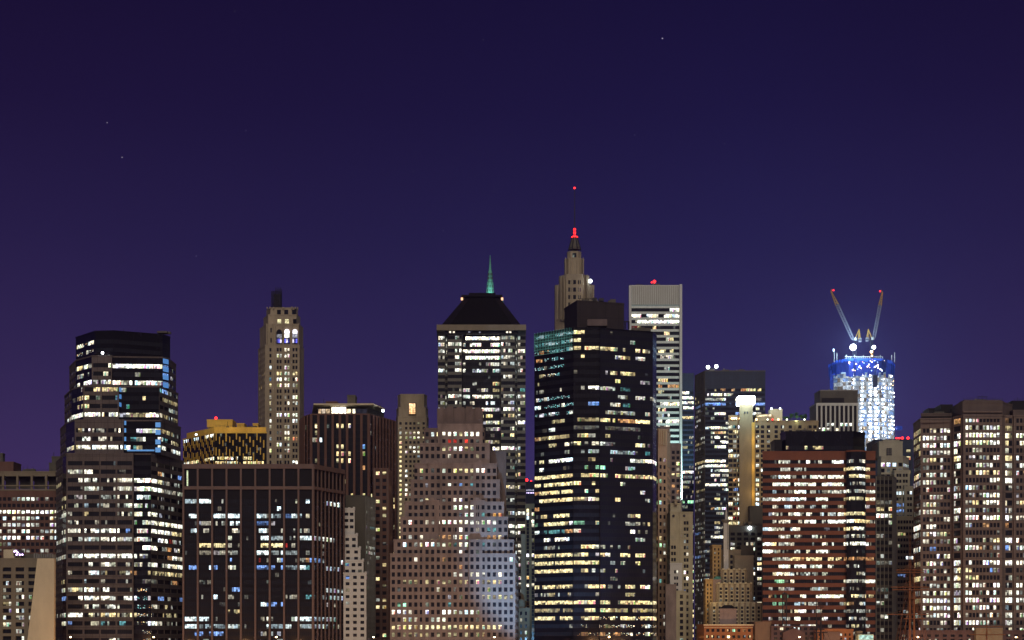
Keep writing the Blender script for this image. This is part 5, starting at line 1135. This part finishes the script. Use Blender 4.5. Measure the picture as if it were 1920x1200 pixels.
# ---- stone buildings in the valley right of centre
rows = ['....', '....', '..M+', 'm.+.', 'M##.', '.+m.', '.m,M', 'Y..Y', 'M.M#', '..#.', 'm#.M', '.#.m', '.m.,', 'mM.#', '..M.', '.,.#', 'm..M']
B = Bld('apartment_building', 'grey green apartment block with warm lit windows, below the gold strip', 1400, 865, (992, 9.3, rows), (1366, 1432), vis=[(1366, 1432, 985, 1150)], default='..,mM')
B.ncol = 4; B.block(1366, 1432, 865, 18, 986, None, st(GREENSTONE, pitch=3.1, ww=2.2, wh=1.5, panes=2)); B.block(1403, 1409, 868, 8, 979, 987, dict(wall=GREYSTONE)); 
mb = MB(); mb.ball((PX(1406, 864), 864.2, PZ(990, 864)), .9, WHITELAMP); mb.box(PX(1405, 864), PX(1407, 864), 864.4, 864.95, PZ(992, 864), PZ(988, 864), DSTEEL); B.part('wall_lamp', mb); clutter(B, 1368, 1430, 986, 868, 5, 20, 2)
B.finish()
B = Bld('office_building', 'beige stone building with four small dark windows under a plain roof block', 1384, 840, (1043, 10.5, ['..', '..']), (1352, 1378), vis=[(1350, 1412, 1020, 1070)])
B.ncol = 2
B.block(1352, 1389, 842, 16, 1031, None, dict(wall=GREYSTONE, wh=1.6, cols=[(.28, 1.2), (.53, 1.2)], panes=1, depth=.3, kmin=0)); B.block(1389, 1413, 843, 16, 1023, None, dict(wall=GREYCON)); B.block(1377, 1413, 839, 3, 1042, None, dict(wall=GREYSTONE)); B.finish()
B = Bld('office_building', 'pale stone building with ribbed stepped front, below the one with four dark windows', 1377, 820, (1075, 7.2, ['.....', '.,...', '..,..', '.....', '.....', ',....', '..r..', '.,...', 'm....', '.....', ',....', '.....', '..,..', 'm.+,.', '...m.']), (1330, 1410), vis=[(1340, 1432, 1060, 1200)], default='..,')
B.ncol = 5
rs = lambda: dict(wall=BEIGE, wh=1.15, pitch=2.65, ww=1.1, panes=1, depth=.3, kmin=0, margin=.5, top=1.2, ribs=(2.65, .95, .35, CREAMDARK))
B.block(1352.5, 1401, 826, 14, 1068, None, rs()); B.block(1344.5, 1410, 821, 16, 1094, None, rs()); B.block(1332, 1430, 816, 16, 1130, None, rs())
for px in range(1354, 1400, 10): B.wall.box(PX(px, 826), PX(px+4, 826), 825.3, 827, PZ(1069, 826), PZ(1065.5, 826), BEIGE)
for px in range(1346, 1408, 10): B.wall.box(PX(px, 821), PX(px+4, 821), 820.3, 822, PZ(1095, 821), PZ(1091.5, 821), BEIGE)
B.finish()
AMB = mat('honey_stone', (.42, .30, .14), .85, .12, .3)
B = Bld('office_building', 'honey coloured stone building lit amber from below', 1340, 835, (1030, 7.6, []), (1320, 1355), vis=[(1320, 1355, 1020, 1200)], default='..,')
hs = lambda: dict(wall=AMB, wh=1.1, pitch=1.9, ww=.8, panes=1, depth=.2, kmin=0, margin=.3, top=1)
B.tower([(1331, 846), (1336, 834), (1352, 836), (1352, 850)], 1022, None, [hs(), hs()], Yz=834); B.tower([(1319, 832), (1323, 822), (1337, 824), (1337, 835)], 1086, None, [hs(), hs()], Yz=822)
mb = MB(); a = [(PX(1337, 823), 823), (PX(1352, 823), 823), (PX(1352, 830), 830), (PX(1337, 830), 830)]; mb.ring([(x, y, PZ(1086, 823)) for x, y in a], [(PX(1343, 826), 826, PZ(1080, 823))]*2+[(PX(1351, 828), 828, PZ(1080, 823))]*2, COPPER); mb.prism(a, PZ(1130, 823), PZ(1086, 823), PINKSTONE); B.part('roof', mb)
lamp = bpy.data.lights.new('amber_uplight', 'POINT'); lamp.energy = 2600; lamp.color = (1, .62, .22); lamp.shadow_soft_size = 1
lo = bpy.data.objects.new('amber_uplight', lamp); C.objects.link(lo); lo.parent = B.root; lo.location = (PX(1322, 812)-B.org[0], -25, PZ(1110, 812)-2)
B.finish()
# white mast on the beige building
o = empty('mast_tower', 'white flat-sided mast with a disc collar and pointed tip, standing over the beige stone buildings', 'mast', (PX(1361, 838), 838, 2))
mb = MB(); x = PX(1361, 838); z_ = lambda py: PZ(py, 838)
mb.box(x-1.15, x+1.15, 837, 839.4, 2, z_(979), WHITEPAINT); mb.box(x+.5, x+.75, 836.7, 836.99, z_(1030), z_(980), GREYALU); mb.build('shaft', o, o.location)
mb = MB(); mb.tube((x, 838, z_(980)), (x, 838, z_(976)), 1.6, GREYALU, 14, 2.2); mb.tube((x, 838, z_(976)), (x, 838, z_(974.5)), 2.3, GREYALU, 14); mb.build('collar', o, o.location)
mb = MB(); mb.tube((x+.2, 838, z_(974.5)), (x+.2, 838, z_(960)), .7, WHITEPAINT, 8, .5); mb.tube((x+.2, 838, z_(960)), (x+.2, 838, z_(945)), .4, WHITEPAINT, 8, .04); mb.build('tip', o, o.location)

# ================================================================ waterfront
B = Bld('market_hall', 'low orange brick hall with a pale cornice, lit by street lamps', 1368, 775, (1182, 12, ['..,...o.G..o..', 'Y.Y.m.YY.,.M.Y']), (1320, 1412), vis=[(1320, 1413, 1170, 1200)])
B.ncol = 14
OB = mat('orange_brick', (.30, .13, .06), .85, .15, .4)
B.block(1320, 1412, 775, 30, 1171, None, dict(wall=OB, wh=1.3, pitch=2.2, ww=1.3, panes=2, depth=.3, kmin=0, margin=.5, top=.9)); beam(B, (1319, 775), (1413, 775), 1170.6, 1173, 775, .6, CREAM, .02); beam(B, (1320, 775), (1412, 775), 1176.2, 1177, 775, .25, CREAM, .02)
mb = MB(); a = [(PX(1349, 785), 785), (PX(1381, 785), 785), (PX(1381, 798), 798), (PX(1349, 798), 798)]; mb.ring([(x, y, PZ(1141, 785)) for x, y in a], [(PX(1358, 790), 790, PZ(1134, 785)), (PX(1372, 790), 790, PZ(1134, 785)), (PX(1372, 794), 794, PZ(1134, 785)), (PX(1358, 794), 794, PZ(1134, 785))], SLATE); mb.prism(a, PZ(1172, 785), PZ(1141, 785), PINKSTONE); B.part('hipped_roof', mb)
B.finish()
MV = mat('mauve_shed_wall', (.10, .065, .07), .85, .2, .3)
B = Bld('harbour_shed', 'dark mauve low shed with gabled roof beside the lit orange hall', 1470, 770, (1179, 9, ['......#..C.....', '...m...........']), (1413, 1540), vis=[(1413, 1560, 1175, 1200)], default='.,')
B.ncol = 15
B.block(1416, 1446, 772, 20, 1166, None, dict(wall=mat('plain_brown_wall', (.17, .12, .09), .85))); B.block(1446, 1530, 770, 20, 1174, None, dict(wall=MV, wh=1.2, pitch=2.6, ww=1.5, panes=2, depth=.2, kmin=0)); 
mb = MB(); a0 = (PX(1468, 766), 766); b0_ = (PX(1510, 766), 766); zt = PZ(1177, 766); zb = PZ(1186, 766)
mb.poly([(a0[0], 766, zb), (b0_[0], 766, zb), ((a0[0]+b0_[0])/2, 766, zt)], MV); mb.poly([(a0[0], 766, zb), ((a0[0]+b0_[0])/2, 766, zt), ((a0[0]+b0_[0])/2, 780, zt), (a0[0], 780, zb)], SLATE); mb.poly([((a0[0]+b0_[0])/2, 766, zt), (b0_[0], 766, zb), (b0_[0], 780, zb), ((a0[0]+b0_[0])/2, 780, zt)], SLATE); mb.box(a0[0]+.1, b0_[0]-.1, 766.1, 780, 2, zb, MV); B.part('gable', mb)
B.finish()
B = Bld('harbour_shed', 'brick waterfront shed with small lit arched windows under orange light', 1560, 765, (1190, 8, ['...##.MM..', '.m..M..m..']), (1530, 1605), vis=[(1530, 1640, 1180, 1200)], default='.,m')
B.ncol = 10
B.block(1530, 1600, 765, 20, 1180, None, dict(wall=OB, wh=1.1, pitch=1.8, ww=.8, panes=1, depth=.2, kmin=0)); B.block(1545, 1575, 763, 2, 1185.5, None, dict(wall=PIER)); B.finish()
B = Bld('kiosk', 'pale green lit awning roof on the waterfront in front of the red banded block', 1622, 755, (1190, 8, []), (1600, 1640))
mb = MB(); mb.box(PX(1608, 755), PX(1636, 755), 753, 759, 2, PZ(1190, 755), mat('pale_green_awning', (.45, .62, .55), .6, .1)); mb.box(PX(1607, 755), PX(1618, 755), 756, 760, PZ(1190, 755), PZ(1183, 755), GREYCON); B.part('wall', mb)
mb = MB(); mb.box(PX(1609, 755), PX(1635, 755), 752.6, 752.97, PZ(1199, 755), PZ(1191, 755), GLASS, (.5, .8, .7)); B.part('lit_awning', mb); B.finish()
B = Bld('harbour_shed', 'long dark shed at the foot of the mauve granite tower', 1800, 765, (1192, 8, ['m.,.M...m..,.M..m...']), (1700, 1930), vis=[(1640, 1920, 1180, 1200)], default='.,m')
B.ncol = 20
B.block(1702, 1960, 765, 16, 1182, None, dict(wall=MV, wh=1.1, pitch=3.5, ww=1.7, panes=2, depth=.2, kmin=0)); B.block(1830, 1880, 762, 3, 1178, None, dict(wall=CREAMDARK)); B.finish()
# water tank
o = empty('water_tank', 'dark wooden rooftop water tank on legs in front of the red banded block', 'water tank', (PX(1471, 785), 785, 2))
mb = MB(); x = PX(1471, 785); z_ = lambda py: PZ(py, 785); mb.tube((x, 785, z_(1125)), (x, 785, z_(1113.5)), 1.25, mat('tank_wood', (.05, .035, .03), .9, .3, 1), 14); mb.build('tank', o, o.location)
mb = MB(); mb.tube((x, 785, z_(1113.5)), (x, 785, z_(1110.5)), 1.4, DSTEEL, 14, .1); mb.build('tank_roof', o, o.location)
for dx in (-1, 1):
    for dy in (-1, 1): 
        mb = MB(); mb.tube((x+dx*.9, 785+dy*.9, 2), (x+dx*.85, 785+dy*.85, z_(1125)), .12, DSTEEL, 5); mb.build('leg', o, o.location)
mb = MB()
for py in range(1130, 1180, 9): mb.tube((x-.9, 784.1, z_(py)), (x+.9, 784.1, z_(py-6)), .06, DSTEEL, 4); mb.tube((x+.9, 784.1, z_(py)), (x-.9, 784.1, z_(py-6)), .06, DSTEEL, 4)
mb.build('brace', o, o.location)

# sailing ships
MASTLIT = mat('orange_lit_mast', (.30, .115, .045), .6, .2, .6)  # orange lamplight on the masts is put into their colour
def ship(label, masts, Y, m, xa, xb):
    o = empty('sailing_ship', label, 'ship', (PX((xa+xb)/2, Y), Y, 0)); org = o.location
    x0, x1 = PX(xa, Y), PX(xb, Y); hull = MB(); n_ = 14; prev = None
    for i in range(n_+1):
        f = i/n_; x = x0+(x1-x0)*f; wd = 5*math.sin(math.pi*min(.97, max(.03, f)))**.5; sh = 5.5+2.2*(2*f-1)**2
        sec = [(x, Y-wd, sh), (x, Y-wd*.95, 2.2), (x, Y-wd*.45, -1), (x, Y+wd*.45, -1), (x, Y+wd*.95, 2.2), (x, Y+wd, sh)]
        if prev:
            for k in range(5): hull.poly([prev[k], sec[k], sec[k+1], prev[k+1]], BLACKWALL)
            hull.poly([prev[0], prev[5], sec[5], sec[0]], BARK)
        prev = sec
    hull.build('hull', o, org)
    for px, ptop, yards in masts:
        mb = MB(); x = PX(px, Y); zt = PZ(ptop, Y); mb.tube((x, Y, 5.5), (x, Y, 5+(zt-5)*.62), .42, m, 8, .3); mb.tube((x+.05, Y, 5+(zt-5)*.6), (x+.05, Y, zt), .22, m, 6, .07)
        for dx, t in ((-7, .6), (7, .6), (-5, .85), (5, .85), (-3, .6), (3, .6)): mb.tube((x+dx, Y-1, 6), (x, Y, 5+(zt-5)*t), .05, m, 3)
        mo = mb.build('mast', o, org)
        for py, hw in yards:
            yb = MB(); z = PZ(py, Y); yb.tube((x-hw*Y/F, Y-.6, z), (x+hw*Y/F, Y-.6, z), .17, m, 6)
            for q in (-.9, -.45, .45, .9): yb.tube((x+q*hw*Y/F, Y-.6, z), (x+q*.1, Y, z+2.2), .04, m, 3)
            yo = yb.build('yard', mo, org)
ship('large sailing ship with orange lit masts and crossed yards before the mauve granite tower', [(1706, 1000, [(1069, 27), (1073.5, 26), (1101, 36), (1106, 34), (1152, 44)]), (1714, 1034, [(1122, 12), (1160, 20)]), (1850, 1150, [(1175, 30), (1190, 34)])], 672, MASTLIT, 1600, 2010)
ship('smaller dark sailing ship with two thin masts before the red brick banded block', [(1531, 1120, [(1133, 6), (1180, 14)]), (1539, 1124, [(1138, 5), (1186, 12)])], 684, mat('dark_mast', (.05, .04, .045), .8), 1440, 1590)

lamp = bpy.data.lights.new('mast_fill_light', 'POINT'); lamp.energy = 3500; lamp.color = (1, .5, .2); lamp.shadow_soft_size = .5  # added orange fill to brighten the masts, not a lamp of the ship
lo = bpy.data.objects.new('mast_fill_light', lamp); C.objects.link(lo); lo.location = (PX(1700, 655), 655, 10)
# street lamps along the elevated road
lampm = mat('street_lamp_glass', (.9, .7, .5), .4, 0, emit=(1, .62, .28), est=16)
proto = None
lps = [(-30, 0), (127, 1), (205, 0), (283, 1), (400, 0), (513, 1), (598, 0), (695, 1), (810, 0), (922, 1), (1030, 0), (1137, 1), (1250, 0), (1361, 1), (1430, 0), (1494, 1), (1580, 0), (1640, 0), (1716, 1), (1810, 0), (1900, 1)]
near = {127: 'beside the slanting blank wall', 283: 'at the foot of the stepped brown and black tower', 513: 'in front of the black block with brown piers', 695: 'at the foot of the brown ribbed tower', 922: 'in front of the ziggurat building', 1137: 'in front of the dark angled tower', 1361: 'in front of the low orange hall', 1494: 'in front of the dark mauve shed', 1716: 'beside the orange lit ship masts', 1900: 'below the mauve granite tower'}
for px, vis_ in lps:
    Yl = 704; x = PX(px, Yl); zt = PZ(1194.6, Yl) if vis_ else 11.4
    if not vis_: continue
    if proto is None:
        o = empty('street_lamp', 'x', 'street lamp', (x, Yl, 2.0), 'street lamps along the waterfront road')
        h = zt-2
        mb = MB(); mb.tube((0, 0, 0), (0, 0, h-.5), .14, DSTEEL, 8, .08); mb.tube((0, 0, h-.5), (.9, 0, h-.15), .06, DSTEEL, 6); mb.build('pole', o)
        mb = MB(); mb.ball((1.1, 0, h), .42, lampm, 10, 6, sz=.6); mb.build('lamp_head', o)
        proto = o; t = o
    else:
        t = proto.copy(); C.objects.link(t); t.location = (x, Yl, 2.0)
        for ch in [c for c in proto.children if c.type == 'MESH']:
            c = ch.copy(); C.objects.link(c); c.parent = t
    t['label'] = 'orange street lamp '+near[px]
for px in (165, 205, 283, 400, 513, 598, 695, 810, 922, 1030, 1137, 1250, 1361, 1430, 1494, 1580, 1640, 1716, 1810, 1900):
    lamp = bpy.data.lights.new('street_light', 'POINT'); lamp.energy = 6200; lamp.color = (1, .5, .2); lamp.shadow_soft_size = .5
    lo = bpy.data.objects.new('street_light', lamp); C.objects.link(lo); lo.location = (PX(px, 735), 738, 10.5)
# cool floodlight washing one side of the ziggurat front
o = empty('flood_light', 'white floodlight on a pole aimed at the front of the ziggurat building', 'floodlight', (PX(1000, 740), 740, 2))
mb = MB(); mb.tube((0, 0, 0), (0, 0, 8), .12, DSTEEL, 6); mb.build('pole', o); mb = MB(); mb.box(-.5, .5, -.3, .3, 8, 8.6, DSTEEL); mb.build('housing', o)
lamp = bpy.data.lights.new('flood_spot', 'SPOT'); lamp.energy = 290000; lamp.color = (.25, .60, 1); lamp.spot_size = R(62); lamp.spot_blend = .65; lamp.shadow_soft_size = .4
lo = bpy.data.objects.new('flood_spot', lamp); C.objects.link(lo); lo.location = (PX(1000, 740), 740.6, 10.8)
tgt = Vector((PX(1012, 800), 800, PZ(1075, 800))); lo.rotation_euler = (tgt-lo.location).to_track_quat('-Z', 'Y').to_euler()

# stars
STAR = mat('star_light', (1, 1, 1), .5, 0, emit=(.8, .85, 1), est=.55)
for i, (px, py, r_) in enumerate(((201, 230, 1.4), (229, 295, 1.4), (461, 245, 1.0), (1242, 72, 2.0), (368, 480, .9), (440, 21, .8), (775, 321, .6), (1190, 253, .7), (1358, 269, .6), (831, 432, .6), (1596, 280, .6), (906, 75, .6))):
    mb = MB(); Ys = 15000; mb.ball((0, 0, 0), r_*2.6, STAR, 6, 4); o = mb.build('star'); o.location = (PX(px, Ys), Ys, PZ(py, Ys))
    o['category'] = 'star'; o['group'] = 'faint stars in the night sky'; o['label'] = ['brighter upper star of the close pair above the stepped tower', 'fainter lower star of the close pair above the stepped tower', 'faint star high above the slender stone tower', 'brightest star in the sky, high above the pale slab tower', 'faint star low in the sky above the yellow chequered tower', 'tiny star at the very top, above the slender stone tower', 'tiny star above the broad hipped roof tower, mid sky', 'tiny star above the pale slab tower', 'tiny star above the navy tower, mid sky', 'tiny star over the tan art deco tower', 'tiny star above the unfinished tower cranes', 'tiny star near the top centre'][i]
bpy.context.view_layer.update()
# ---- the damp city air that catches the floodlights
hm = bpy.data.materials.new('night_haze'); hm.use_nodes = True; n_ = hm.node_tree.nodes; l_ = hm.node_tree.links; n_.clear()
mo_ = n_.new('ShaderNodeOutputMaterial'); pv = n_.new('ShaderNodeVolumePrincipled'); l_.new(pv.outputs[0], mo_.inputs['Volume'])
pv.inputs['Color'].default_value = (.50, .46, .92, 1); pv.inputs['Density'].default_value = .00009; pv.inputs['Anisotropy'].default_value = .75
mb = MB(); mb.box(-1400, 1400, -260, 2300, -3, 480, hm); o = mb.build('haze'); o['kind'] = 'stuff'
